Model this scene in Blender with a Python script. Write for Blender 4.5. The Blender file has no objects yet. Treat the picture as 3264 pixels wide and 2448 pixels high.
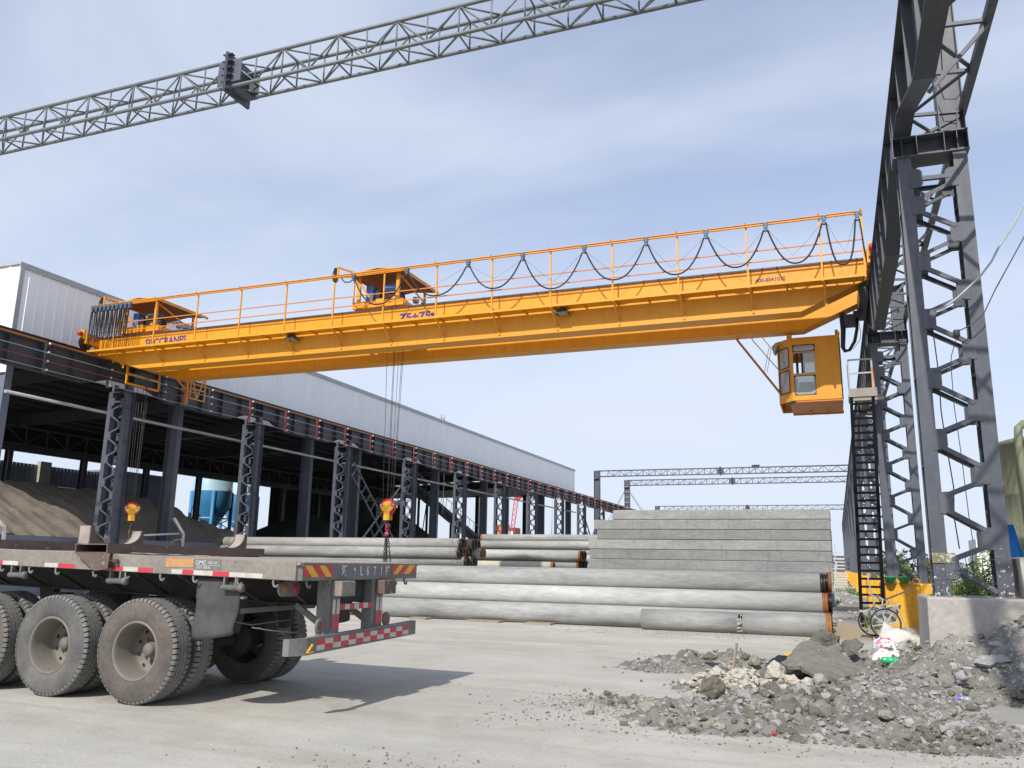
import bpy, math, random
from mathutils import Vector, Matrix, noise as mn
R = math.radians
random.seed(7)
S = bpy.context.scene
COL = S.collection

# ------------------------------------------------------------ camera
cam_d = bpy.data.cameras.new('camera')
cam = bpy.data.objects.new('camera', cam_d); COL.objects.link(cam); S.camera = cam
cam_d.sensor_width = 36.0; cam_d.lens = 2635.63 / 3264 * 36; cam_d.clip_start = 0.1; cam_d.clip_end = 3000
ax = Vector((0.93348504, 0.35821356, 0.01699191)); ay = -Vector((-0.06009503, 0.20296463, -0.97734024)); az = -Vector((-0.35354528, 0.91131136, 0.2109913))
M4 = Matrix((ax, ay, az)).transposed().to_4x4(); M4.translation = Vector((0, 0, 1.5)); cam.matrix_world = M4

# ------------------------------------------------------------ light
SUN_TRAVEL = Vector((0.05, 1.0, -0.87)).normalized()
sd = bpy.data.lights.new('sun', 'SUN'); sd.energy = 4.3; sd.angle = R(0.6); sd.color = (1.0, 0.955, 0.88)
sun = bpy.data.objects.new('sun', sd); COL.objects.link(sun)
sun.rotation_euler = SUN_TRAVEL.to_track_quat('-Z', 'Y').to_euler()
elev = math.asin(-SUN_TRAVEL.z); azim = math.atan2(-SUN_TRAVEL.x, -SUN_TRAVEL.y)
W = bpy.data.worlds.new('World'); S.world = W; W.use_nodes = True
nt = W.node_tree; nt.nodes.clear()
def N(t, **k):
    n = nt.nodes.new(t)
    for a, b in k.items(): setattr(n, a, b)
    return n
sky = N('ShaderNodeTexSky', sky_type='NISHITA', sun_disc=False, sun_elevation=elev, sun_rotation=azim, altitude=10, air_density=1.0, dust_density=1.6, ozone_density=2.6)
tc = N('ShaderNodeTexCoord'); sep = N('ShaderNodeSeparateXYZ'); nt.links.new(tc.outputs['Generated'], sep.inputs[0])
def Mth(op, a, b=None, c=None, clamp=False):
    n = N('ShaderNodeMath', operation=op, use_clamp=clamp)
    for i, v in enumerate((a, b, c)):
        if v is None: continue
        if hasattr(v, 'links'): nt.links.new(v, n.inputs[i])
        else: n.inputs[i].default_value = v
    return n.outputs[0]
zz = Mth('ADD', Mth('MAXIMUM', sep.outputs[2], 0.0), 0.16)
comb = N('ShaderNodeCombineXYZ')
nt.links.new(Mth('DIVIDE', sep.outputs[0], zz), comb.inputs[0]); nt.links.new(Mth('DIVIDE', sep.outputs[1], zz), comb.inputs[1])
mp = N('ShaderNodeMapping'); nt.links.new(comb.outputs[0], mp.inputs[0]); mp.inputs['Rotation'].default_value = (0, 0, 0.5); mp.inputs['Scale'].default_value = (0.62, 0.95, 1); mp.inputs['Location'].default_value = (3.1, 1.2, 0)
nz = N('ShaderNodeTexNoise'); nz.inputs['Scale'].default_value = 0.95; nz.inputs['Detail'].default_value = 7; nz.inputs['Roughness'].default_value = 0.52; nz.inputs['Distortion'].default_value = 0.5
nt.links.new(mp.outputs[0], nz.inputs[0])
cov = N('ShaderNodeMapRange'); cov.inputs[1].default_value = 0.36; cov.inputs[2].default_value = 0.70; cov.inputs[3].default_value = 0.18; cov.inputs[4].default_value = 0.78; cov.interpolation_type = 'SMOOTHSTEP'
nt.links.new(nz.outputs[0], cov.inputs[0])
# paler towards the horizon
hz = N('ShaderNodeMapRange'); hz.inputs[1].default_value = 0.0; hz.inputs[2].default_value = 0.62; hz.inputs[3].default_value = 0.86; hz.inputs[4].default_value = 0.12; hz.interpolation_type = 'SMOOTHSTEP'
nt.links.new(sep.outputs[2], hz.inputs[0])
fac = Mth('SUBTRACT', 1.0, Mth('MULTIPLY', Mth('SUBTRACT', 1.0, cov.outputs[0]), Mth('SUBTRACT', 1.0, hz.outputs[0])))
mx = N('ShaderNodeMix', data_type='RGBA'); nt.links.new(fac, mx.inputs[0])
tint = N('ShaderNodeMix', data_type='RGBA', blend_type='MULTIPLY'); tint.inputs[0].default_value = 1.0
nt.links.new(sky.outputs[0], tint.inputs[6]); tint.inputs[7].default_value = (1.06, 1.12, 1.34, 1)
nt.links.new(tint.outputs[2], mx.inputs[6]); mx.inputs[7].default_value = (6.0, 6.6, 7.6, 1)
bg = N('ShaderNodeBackground'); bg.inputs[1].default_value = 0.13; nt.links.new(mx.outputs[2], bg.inputs[0])
wo = N('ShaderNodeOutputWorld'); nt.links.new(bg.outputs[0], wo.inputs[0])
S.view_settings.view_transform = 'Standard'; S.view_settings.look = 'None'; S.view_settings.gamma = 1; S.view_settings.exposure = 0.0
try: S.view_settings.use_curve_mapping = False
except Exception: pass

# ------------------------------------------------------------ materials
MATS = {}
def mat(name, base, alt=None, scale=3.0, amt=0.5, rough=0.6, metal=0.0, bump=0.0, bscale=None, streak=None, spots=None, coat=0.0, stretch=(1, 1, 1), tint=0.0, grain=0.13):
    """base/alt colours mixed by noise; streak=(colour, amount): vertical runs; spots=(colour, scale, threshold): flecks"""
    m = bpy.data.materials.new(name); m.use_nodes = True; t = m.node_tree; b = t.nodes['Principled BSDF']; L = t.links
    def nn(ty, **k):
        n = t.nodes.new(ty)
        for a, v in k.items(): setattr(n, a, v)
        return n
    tcn = nn('ShaderNodeTexCoord'); oi = nn('ShaderNodeObjectInfo')
    add = nn('ShaderNodeVectorMath', operation='ADD'); L.new(tcn.outputs['Object'], add.inputs[0])
    sc = nn('ShaderNodeVectorMath', operation='SCALE'); sc.inputs[0].default_value = (17, 31, 23); L.new(oi.outputs['Random'], sc.inputs['Scale']); L.new(sc.outputs[0], add.inputs[1])
    mpn = nn('ShaderNodeMapping'); mpn.inputs['Scale'].default_value = stretch; L.new(add.outputs[0], mpn.inputs[0])
    vec = mpn.outputs[0]
    n1 = nn('ShaderNodeTexNoise'); n1.inputs['Scale'].default_value = scale; n1.inputs['Detail'].default_value = 8; n1.inputs['Roughness'].default_value = 0.62; L.new(vec, n1.inputs[0])
    r1 = nn('ShaderNodeMapRange'); r1.inputs[1].default_value = 0.32; r1.inputs[2].default_value = 0.68; L.new(n1.outputs[0], r1.inputs[0]); r1.inputs[4].default_value = amt
    alt = alt or tuple(c * 0.7 for c in base)
    mxn = nn('ShaderNodeMix', data_type='RGBA'); mxn.inputs[6].default_value = (*base, 1); mxn.inputs[7].default_value = (*alt, 1); L.new(r1.outputs[0], mxn.inputs[0])
    col = mxn.outputs[2]
    # fine grain
    n3 = nn('ShaderNodeTexNoise'); n3.inputs['Scale'].default_value = scale * 9; n3.inputs['Detail'].default_value = 4; L.new(vec, n3.inputs[0])
    g = nn('ShaderNodeMapRange'); g.inputs[1].default_value = 0.3; g.inputs[2].default_value = 0.7; g.inputs[3].default_value = 1 - grain; g.inputs[4].default_value = 1 + grain; L.new(n3.outputs[0], g.inputs[0])
    gm = nn('ShaderNodeMix', data_type='RGBA', blend_type='MULTIPLY'); gm.inputs[0].default_value = 1.0; L.new(col, gm.inputs[6]); L.new(g.outputs[0], gm.inputs[7]); col = gm.outputs[2]
    if streak:
        mp2 = nn('ShaderNodeMapping'); mp2.inputs['Scale'].default_value = (7, 7, 0.5); L.new(add.outputs[0], mp2.inputs[0])
        n2 = nn('ShaderNodeTexNoise'); n2.inputs['Scale'].default_value = 1.4; n2.inputs['Detail'].default_value = 5; L.new(mp2.outputs[0], n2.inputs[0])
        r2 = nn('ShaderNodeMapRange'); r2.inputs[1].default_value = 0.52; r2.inputs[2].default_value = 0.75; r2.inputs[4].default_value = streak[1]; L.new(n2.outputs[0], r2.inputs[0])
        m2 = nn('ShaderNodeMix', data_type='RGBA'); L.new(r2.outputs[0], m2.inputs[0]); L.new(col, m2.inputs[6]); m2.inputs[7].default_value = (*streak[0], 1); col = m2.outputs[2]
    if spots:
        for sp in (spots if isinstance(spots, list) else [spots]):
            n4 = nn('ShaderNodeTexNoise'); n4.inputs['Scale'].default_value = sp[1]; n4.inputs['Detail'].default_value = 3; n4.inputs['Roughness'].default_value = 0.7; L.new(add.outputs[0], n4.inputs[0])
            r4 = nn('ShaderNodeMapRange'); r4.inputs[1].default_value = sp[2]; r4.inputs[2].default_value = sp[2] + 0.035; L.new(n4.outputs[0], r4.inputs[0])
            m4 = nn('ShaderNodeMix', data_type='RGBA'); L.new(r4.outputs[0], m4.inputs[0]); L.new(col, m4.inputs[6]); m4.inputs[7].default_value = (*sp[0], 1); col = m4.outputs[2]
            if len(sp) > 3:   # fade out above a height
                sx = nn('ShaderNodeSeparateXYZ'); L.new(tcn.outputs['Object'], sx.inputs[0])
                r5 = nn('ShaderNodeMapRange'); r5.inputs[1].default_value = sp[3]; r5.inputs[2].default_value = sp[4]; r5.inputs[3].default_value = sp[2]; r5.inputs[4].default_value = 0.85; L.new(sx.outputs[2], r5.inputs[0])
                L.new(r5.outputs[0], r4.inputs[1]); ad = nn('ShaderNodeMath', operation='ADD'); ad.inputs[1].default_value = 0.035; L.new(r5.outputs[0], ad.inputs[0]); L.new(ad.outputs[0], r4.inputs[2])
    if tint:
        tr_ = nn('ShaderNodeMapRange'); tr_.inputs[3].default_value = 1 - tint; tr_.inputs[4].default_value = 1 + tint; L.new(oi.outputs['Random'], tr_.inputs[0])
        tm = nn('ShaderNodeMix', data_type='RGBA', blend_type='MULTIPLY'); tm.inputs[0].default_value = 1.0; L.new(col, tm.inputs[6]); L.new(tr_.outputs[0], tm.inputs[7]); col = tm.outputs[2]
    L.new(col, b.inputs['Base Color'])
    b.inputs['Metallic'].default_value = metal
    rr = nn('ShaderNodeMapRange'); rr.inputs[3].default_value = max(rough - 0.1, 0.05); rr.inputs[4].default_value = min(rough + 0.1, 1); L.new(n1.outputs[0], rr.inputs[0]); L.new(rr.outputs[0], b.inputs['Roughness'])
    if bump:
        nb = nn('ShaderNodeTexNoise'); nb.inputs['Scale'].default_value = bscale or scale * 6; nb.inputs['Detail'].default_value = 6; L.new(vec, nb.inputs[0])
        bm = nn('ShaderNodeBump'); bm.inputs['Strength'].default_value = bump; bm.inputs['Distance'].default_value = 0.03; L.new(nb.outputs[0], bm.inputs['Height']); L.new(bm.outputs[0], b.inputs['Normal'])
    if coat: b.inputs['Coat Weight'].default_value = coat
    MATS[name] = m; return m
def flat(name, c, rough=0.5, metal=0.0, trans=0.0):
    m = bpy.data.materials.new(name); m.use_nodes = True; b = m.node_tree.nodes['Principled BSDF']
    b.inputs['Base Color'].default_value = (*c, 1); b.inputs['Roughness'].default_value = rough; b.inputs['Metallic'].default_value = metal
    if trans: b.inputs['Transmission Weight'].default_value = trans
    MATS[name] = m; return m

steel = mat('slate_painted_steel', (0.07, 0.08, 0.106), (0.10, 0.107, 0.125), 0.9, 0.7, 0.48, 0.0, 0.05, 30, streak=((0.2, 0.2, 0.2), 0.25))
steel_near = mat('slate_steel_splashed', (0.062, 0.069, 0.088), (0.088, 0.093, 0.106), 0.8, 0.7, 0.45, 0.0, 0.05, 30, streak=((0.2, 0.2, 0.2), 0.2), spots=((0.5, 0.49, 0.46), 20, 0.54, 1.0, 3.0))
steel_dk = mat('dark_slate_steel', (0.038, 0.044, 0.056), (0.062, 0.068, 0.08), 1.2, 0.6, 0.5, streak=((0.14, 0.12, 0.1), 0.2))
yellow = mat('crane_yellow_paint', (0.76, 0.33, 0.010), (0.66, 0.272, 0.012), 0.45, 0.7, 0.45, 0.0, 0.03, 9, streak=((0.36, 0.17, 0.05), 0.3), spots=((0.3, 0.13, 0.05), 6, 0.73), grain=0.05)
orange = mat('weathered_orange_paint', (0.62, 0.22, 0.03), (0.45, 0.14, 0.03), 3, 0.6, 0.5)
ypale = mat('plinth_yellow_paint', (0.80, 0.40, 0.018), (0.66, 0.31, 0.02), 1.4, 0.6, 0.6, streak=((0.30, 0.16, 0.04), 0.4), bump=0.15, bscale=14)
conc = mat('pipe_concrete', (0.38, 0.38, 0.365), (0.20, 0.203, 0.195), 1.9, 1.0, 0.8, bump=0.15, bscale=40, stretch=(0.22, 1, 1), spots=((0.2, 0.2, 0.19), 9, 0.69), tint=0.12)
conc_w = mat('pale_pipe_concrete', (0.46, 0.455, 0.43), (0.27, 0.27, 0.25), 1.6, 0.9, 0.8, bump=0.1, bscale=40, stretch=(0.22, 1, 1), spots=((0.26, 0.26, 0.24), 8, 0.70), tint=0.1)
conc_y = mat('yellowish_pipe_concrete', (0.56, 0.5, 0.38), (0.44, 0.40, 0.31), 1.2, 0.8, 0.8, bump=0.1, bscale=40, stretch=(0.35, 1, 1))
conc_sq = mat('square_pile_concrete', (0.31, 0.315, 0.30), (0.21, 0.215, 0.205), 1.5, 0.85, 0.85, bump=0.3, bscale=22, stretch=(0.3, 1, 1), streak=((0.16, 0.165, 0.15), 0.55), tint=0.22)
rust = mat('rusted_steel_band', (0.36, 0.12, 0.035), (0.12, 0.06, 0.04), 14, 0.8, 0.7, 0.2, 0.3, 60)
blackband = mat('dark_steel_band', (0.035, 0.032, 0.03), (0.11, 0.07, 0.045), 14, 0.5, 0.35, 0.7, 0.1, 60)
orband = mat('orange_rust_band', (0.38, 0.15, 0.035), (0.12, 0.07, 0.045), 9, 0.8, 0.7, 0.1, 0.2, 60)
dark = mat('dark_interior', (0.02, 0.02, 0.02), rough=0.9)
trailer_m = mat('dusty_trailer_paint', (0.25, 0.22, 0.19), (0.17, 0.15, 0.135), 2.3, 0.8, 0.8, bump=0.1, bscale=40, streak=((0.19, 0.17, 0.16), 0.3), spots=((0.16, 0.10, 0.07), 7, 0.66))
trailer_g = mat('grey_trailer_metal', (0.19, 0.19, 0.185), (0.12, 0.115, 0.105), 3, 0.8, 0.65, 0.1, 0.1, 50, spots=((0.11, 0.07, 0.05), 9, 0.67))
deck_m = mat('dusty_deck_plate', (0.36, 0.31, 0.27), (0.26, 0.22, 0.19), 2, 0.8, 0.85, bump=0.1, bscale=30)
bolster_m = mat('rusty_bolster_steel', (0.16, 0.115, 0.09), (0.09, 0.06, 0.05), 5, 0.8, 0.75, 0.1, 0.15, 60, spots=((0.27, 0.2, 0.16), 5, 0.62))
chassis_m = mat('dusty_chassis_steel', (0.03, 0.029, 0.028), (0.06, 0.055, 0.048), 3, 0.7, 0.8, 0, 0.1, 40)
tyre_m = mat('dusty_tyre_rubber', (0.145, 0.14, 0.13), (0.07, 0.068, 0.065), 2.6, 1.0, 0.85, bump=0.12, bscale=60)
tyre_b = mat('brown_dusty_tyre_rubber', (0.15, 0.125, 0.103), (0.08, 0.07, 0.063), 2.8, 1.0, 0.85, bump=0.12, bscale=60)
tread_m = mat('tread_rubber_dust', (0.20, 0.196, 0.184), (0.125, 0.122, 0.115), 8, 0.8, 0.9, bump=0.1, bscale=80)
groove_m = flat('tread_groove', (0.02, 0.02, 0.02), 0.95)
rim_m = mat('dusty_wheel_rim', (0.205, 0.188, 0.16), (0.135, 0.122, 0.10), 2.5, 0.8, 0.7, 0.1, 0.03, 60, grain=0.04)
rub_m = mat('rubber_mudflap', (0.035, 0.035, 0.036), (0.09, 0.087, 0.083), 2.2, 0.8, 0.7)
red_t = mat('red_reflective_tape', (0.55, 0.035, 0.055), (0.38, 0.05, 0.06), 9, 0.6, 0.4)
white_t = mat('white_reflective_tape', (0.55, 0.53, 0.48), (0.38, 0.35, 0.3), 9, 0.8, 0.5)
yel_t = mat('yellow_reflective_tape', (0.78, 0.42, 0.03), (0.6, 0.32, 0.05), 9, 0.6, 0.4)
oran_t = mat('faded_orange_plate', (0.5, 0.27, 0.10), (0.38, 0.2, 0.1), 5, 0.8, 0.7)
paint_w = mat('white_stencil_paint', (0.62, 0.62, 0.62), (0.35, 0.35, 0.36), 20, 0.7, 0.7)
navy = mat('faded_navy_lettering', (0.04, 0.03, 0.15), (0.09, 0.06, 0.20), 14, 0.8, 0.6)
cable_m = flat('black_rubber_cable', (0.014, 0.015, 0.018), 0.7)
thin_m = flat('thin_dark_line', (0.06, 0.06, 0.06), 0.6)
blue_m = mat('blue_painted_metal', (0.07, 0.19, 0.5), (0.05, 0.13, 0.36), 4, 0.5, 0.45)
motor_m = mat('grey_green_motor', (0.10, 0.14, 0.15), (0.05, 0.06, 0.06), 8, 0.6, 0.5)
red_m = mat('red_paint', (0.55, 0.03, 0.03), (0.35, 0.02, 0.02), 8, 0.5, 0.4)
redst = mat('dark_red_steel', (0.26, 0.045, 0.05), (0.15, 0.03, 0.035), 4, 0.5, 0.5)
white_m = flat('white_porcelain', (0.8, 0.8, 0.78), 0.3)
clad = mat('silver_corrugated_cladding', (0.88, 0.885, 0.89), (0.83, 0.84, 0.85), 0.25, 0.6, 0.5, 0.0, stretch=(1, 1, 0.15), streak=((0.66, 0.67, 0.69), 0.3), grain=0.02)
clad_w = mat('white_corrugated_cladding', (0.80, 0.80, 0.76), (0.72, 0.72, 0.69), 0.3, 0.5, 0.5)
trimm = mat('grey_flashing', (0.40, 0.43, 0.44), rough=0.5, scale=1)
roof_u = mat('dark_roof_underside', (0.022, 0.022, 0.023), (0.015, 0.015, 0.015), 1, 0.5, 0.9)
purl = mat('purlin_steel', (0.085, 0.085, 0.08), rough=0.6)
lowwall = mat('blue_grey_steel_panel', (0.165, 0.185, 0.245), (0.13, 0.145, 0.19), 1, 0.6, 0.5, bump=0.05, bscale=5)
sand_m = mat('dark_sand', (0.21, 0.175, 0.135), (0.13, 0.11, 0.09), 0.8, 0.8, 0.95, bump=0.6, bscale=2.5)
coal_m = mat('black_aggregate', (0.045, 0.043, 0.04), (0.03, 0.03, 0.03), 2, 0.6, 0.95, bump=0.6, bscale=6)
pvc = flat('white_pvc', (0.72, 0.72, 0.70), 0.4)
silo_b = mat('silo_blue', (0.05, 0.26, 0.50), (0.04, 0.20, 0.40), 1, 0.5, 0.45)
silo_w = mat('silo_pale_blue', (0.35, 0.52, 0.58), (0.28, 0.44, 0.5), 1, 0.5, 0.5)
brick_w = mat('whitewashed_wall', (0.56, 0.55, 0.53), (0.42, 0.42, 0.40), 3, 0.8, 0.9)
green_t = mat('weathered_green_tank_paint', (0.15, 0.17, 0.10), (0.21, 0.22, 0.15), 1.6, 0.8, 0.6, bump=0.1, bscale=12, streak=((0.13, 0.07, 0.035), 0.8), spots=((0.14, 0.06, 0.03), 2.2, 0.66))
blockc = mat('stained_concrete_block', (0.42, 0.39, 0.35), (0.33, 0.30, 0.27), 1.6, 0.8, 0.85, bump=0.35, bscale=7, spots=((0.62, 0.34, 0.08), 1.9, 0.74))
slabc = mat('pale_concrete_slab', (0.42, 0.41, 0.36), (0.3, 0.29, 0.25), 4, 0.7, 0.85, bump=0.3, bscale=30)
bluesheet = mat('blue_corrugated_sheet', (0.02, 0.12, 0.33), (0.03, 0.17, 0.42), 2, 0.6, 0.35)
leaf_m = mat('green_foliage', (0.08, 0.155, 0.03), (0.15, 0.21, 0.055), 3, 1.0, 0.6)
leaf_d = mat('dark_dry_foliage', (0.045, 0.045, 0.025), (0.075, 0.07, 0.035), 4, 0.8, 0.7)
bark = mat('bark', (0.09, 0.07, 0.05), rough=0.9)
greenb = mat('green_plastic', (0.015, 0.30, 0.12), (0.02, 0.24, 0.1), 5, 0.5, 0.35)
wood_m = mat('weathered_timber', (0.33, 0.27, 0.19), (0.22, 0.18, 0.13), 4, 0.8, 0.85, stretch=(0.3, 3, 3))
rk_l = mat('pale_grey_rubble', (0.36, 0.355, 0.335), (0.215, 0.212, 0.198), 8, 0.8, 0.95, bump=0.4, bscale=30)
rk_d = mat('dark_damp_rubble', (0.105, 0.098, 0.076), (0.175, 0.162, 0.13), 6, 0.7, 0.95, bump=0.5, bscale=25)
rk_t = mat('tan_rubble', (0.31, 0.275, 0.215), (0.20, 0.18, 0.145), 7, 0.8, 0.95, bump=0.4, bscale=30)
rk_w = mat('cream_broken_concrete', (0.48, 0.44, 0.36), (0.38, 0.345, 0.28), 9, 0.8, 0.9, bump=0.3, bscale=25)
sack_m = mat('dirty_woven_sack', (0.66, 0.65, 0.60), (0.50, 0.48, 0.40), 4, 0.8, 0.7, bump=0.2, bscale=50)
glass_m = flat('cab_glass', (0.62, 0.66, 0.62), 0.08, 0.0, 0.55)
seal = flat('window_seal', (0.02, 0.018, 0.015), 0.6)
pet = flat('clear_bottle', (0.7, 0.75, 0.78), 0.15, 0.0, 0.75)

# ------------------------------------------------------------ mesh helpers
def wloc(o):
    v = Vector((0, 0, 0))
    while o is not None: v += o.location; o = o.parent
    return v
class MB:
    def __init__(s): s.v = []; s.f = []; s.mi = []; s.m = 0; s.sm = []
    def add(s, vs, fs, smooth=False):
        n = len(s.v); s.v += [tuple(v) for v in vs]
        for f in fs: s.f.append(tuple(i + n for i in f)); s.mi.append(s.m); s.sm.append(smooth)
        return s
    def box(s, x0, x1, y0, y1, z0, z1):
        vs = [(x0, y0, z0), (x1, y0, z0), (x1, y1, z0), (x0, y1, z0), (x0, y0, z1), (x1, y0, z1), (x1, y1, z1), (x0, y1, z1)]
        return s.add(vs, [(0, 3, 2, 1), (4, 5, 6, 7), (0, 1, 5, 4), (1, 2, 6, 5), (2, 3, 7, 6), (3, 0, 4, 7)])
    def bar(s, p, q, w, h, up=(0, 0, 1)):
        p = Vector(p); q = Vector(q); d = (q - p).normalized(); u = Vector(up)
        if abs(d.dot(u)) > 0.99: u = Vector((0, 1, 0)) if abs(d.y) < 0.9 else Vector((1, 0, 0))
        a = d.cross(u).normalized(); b = a.cross(d).normalized(); a = a * (w / 2); b = b * (h / 2)
        vs = [p - a - b, p + a - b, p + a + b, p - a + b, q - a - b, q + a - b, q + a + b, q - a + b]
        return s.add(vs, [(0, 1, 2, 3), (7, 6, 5, 4), (0, 4, 5, 1), (1, 5, 6, 2), (2, 6, 7, 3), (3, 7, 4, 0)])
    def ibeam(s, p, q, w, h, tf=0.015, tw=0.012, up=(0, 0, 1)):
        p = Vector(p); q = Vector(q); u = Vector(up).normalized(); o = u * (h / 2 - tf / 2)
        s.bar(p + o, q + o, w, tf, up); s.bar(p - o, q - o, w, tf, up); return s.bar(p, q, tw, h - 2 * tf, up)
    def angle(s, p, q, w, t=0.008, n=(0, -1, 0)):
        """L section: one leg flat to n, the other standing behind it"""
        p = Vector(p); q = Vector(q); d = (q - p).normalized(); n = Vector(n); e = d.cross(n).normalized()
        s.bar(p, q, w, t, n)
        o = e * (w / 2 - t / 2) - n * (w / 2)
        return s.bar(p + o, q + o, t, w - t, n)
    def tube(s, pts, r, n=8, cap=True, smooth=True):
        pts = [Vector(p) for p in pts]; k = len(pts); rr = r if isinstance(r, (list, tuple)) else [r] * k
        base = len(s.v); prev = None
        for i, p in enumerate(pts):
            d = (pts[min(i + 1, k - 1)] - pts[max(i - 1, 0)]).normalized()
            if prev is None:
                u = Vector((0, 0, 1)) if abs(d.z) < 0.9 else Vector((0, 1, 0)); a = d.cross(u).normalized()
            else: a = (prev - d * prev.dot(d)).normalized()
            b = d.cross(a); prev = a
            for j in range(n):
                t = 2 * math.pi * j / n; s.v.append(tuple(p + (a * math.cos(t) + b * math.sin(t)) * rr[i]))
        for i in range(k - 1):
            for j in range(n):
                a0 = base + i * n + j; a1 = base + i * n + (j + 1) % n
                s.f.append((a0, a1, a1 + n, a0 + n)); s.mi.append(s.m); s.sm.append(smooth)
        if cap:
            s.f.append(tuple(base + j for j in range(n))[::-1]); s.mi.append(s.m); s.sm.append(False)
            s.f.append(tuple(base + (k - 1) * n + j for j in range(n))); s.mi.append(s.m); s.sm.append(False)
        return s
    def lathe(s, prof, c, axis='Y', n=32, smooth=True, closed=False):
        """prof: list of (r, h) along axis"""
        base = len(s.v); k = len(prof); c = Vector(c)
        for r, h in prof:
            for j in range(n):
                t = 2 * math.pi * j / n; a = r * math.cos(t); b = r * math.sin(t)
                v = {'X': (h, a, b), 'Y': (a, h, b), 'Z': (a, b, h)}[axis]; s.v.append(tuple(c + Vector(v)))
        rng = range(k if closed else k - 1)
        for i in rng:
            for j in range(n):
                a0 = base + i * n + j; a1 = base + i * n + (j + 1) % n; o = ((i + 1) % k - i) * n
                s.f.append((a0, a1, a1 + o, a0 + o)); s.mi.append(s.m); s.sm.append(smooth)
        return s
    def prism(s, poly, axis, a, b):
        """poly in the two other axes (in x,y,z order)"""
        n = len(poly)
        def P(u, v, w): return {'X': (w, u, v), 'Y': (u, w, v), 'Z': (u, v, w)}[axis]
        vs = [P(u, v, a) for u, v in poly] + [P(u, v, b) for u, v in poly]
        return s.add(vs, [tuple(range(n)), tuple(range(n, 2 * n))[::-1]] + [(i, i + n, (i + 1) % n + n, (i + 1) % n) for i in range(n)])
    def xf(s, M):
        s.v = [tuple(M @ Vector(v)) for v in s.v]; return s
    def build(s, name, m, parent=None, label=None, bevel=0, local=False):
        me = bpy.data.meshes.new(name)
        off = Vector((0, 0, 0)) if (local or parent is None) else wloc(parent)
        me.from_pydata([tuple(Vector(v) - off) for v in s.v], [], s.f)
        for k in (m if isinstance(m, (list, tuple)) else [m]): me.materials.append(k)
        me.polygons.foreach_set('material_index', s.mi); me.polygons.foreach_set('use_smooth', s.sm)
        me.validate(); me.update()
        o = bpy.data.objects.new(name, me); COL.objects.link(o)
        if parent is not None: o.parent = parent
        if label: o['label'] = label
        if bevel:
            b = o.modifiers.new('bevel', 'BEVEL'); b.width = bevel; b.segments = 2; b.limit_method = 'ANGLE'
        return o
def tag(o, label=None, cat=None, group=None, kind=None):
    for k, v in (('label', label), ('category', cat), ('group', group), ('kind', kind)):
        if v: o[k] = v
    return o
def thing(name, label, cat, loc=(0, 0, 0), group=None):
    o = bpy.data.objects.new(name, None); COL.objects.link(o); o.location = loc; o.empty_display_size = 0.2
    return tag(o, label, cat, group)
def kids(o): return [c for c in list(COL.objects) if c.parent == o]
def dup(o, loc=None, label=None, parent=None, rotz=None):
    c = o.copy(); COL.objects.link(c); c.parent = parent
    for ch in KID.get(o.name, []): KID.setdefault(c.name, []).append(dup(ch, parent=c))
    if loc is not None: c.location = loc
    if rotz is not None: c.rotation_euler = (0, 0, rotz)
    if label: c['label'] = label
    return c
KID = {}
def reg(root):
    """remember the tree of a thing so that it can be copied quickly"""
    ks = kids(root); KID[root.name] = ks
    for k in ks: reg(k)
    return root
ORD = ['first', 'second', 'third', 'fourth', 'fifth', 'sixth', 'seventh', 'eighth', 'ninth', 'tenth', 'eleventh', 'twelfth', 'thirteenth', 'fourteenth', 'fifteenth', 'sixteenth', 'seventeenth', 'eighteenth', 'nineteenth', 'twentieth'] + ['twenty-' + x for x in ['first', 'second', 'third', 'fourth', 'fifth', 'sixth', 'seventh', 'eighth', 'ninth']] + ['thirtieth'] + ['thirty-' + x for x in ['first', 'second', 'third', 'fourth', 'fifth', 'sixth', 'seventh', 'eighth', 'ninth']]
def text(parent, name, body, size, p, xdir, updir, m, depth=0.002, sx=1.0, bold=0.0, label=None):
    cu = bpy.data.curves.new('t', 'FONT'); cu.body = body; cu.size = size; cu.extrude = depth; cu.offset = bold; cu.align_x = 'LEFT'; cu.resolution_u = 3
    to = bpy.data.objects.new('t', cu); COL.objects.link(to)
    dg = bpy.context.evaluated_depsgraph_get(); me = bpy.data.meshes.new_from_object(to.evaluated_get(dg)); bpy.data.objects.remove(to); me.name = name
    X = Vector(xdir).normalized(); U = Vector(updir).normalized(); Z = X.cross(U); p = Vector(p) - wloc(parent)
    for v in me.vertices: v.co = p + X * v.co.x * sx + U * v.co.y + Z * v.co.z
    me.materials.clear(); me.materials.append(m)
    o = bpy.data.objects.new(name, me); COL.objects.link(o); o.parent = parent
    if label: o['label'] = label
    return o

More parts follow.
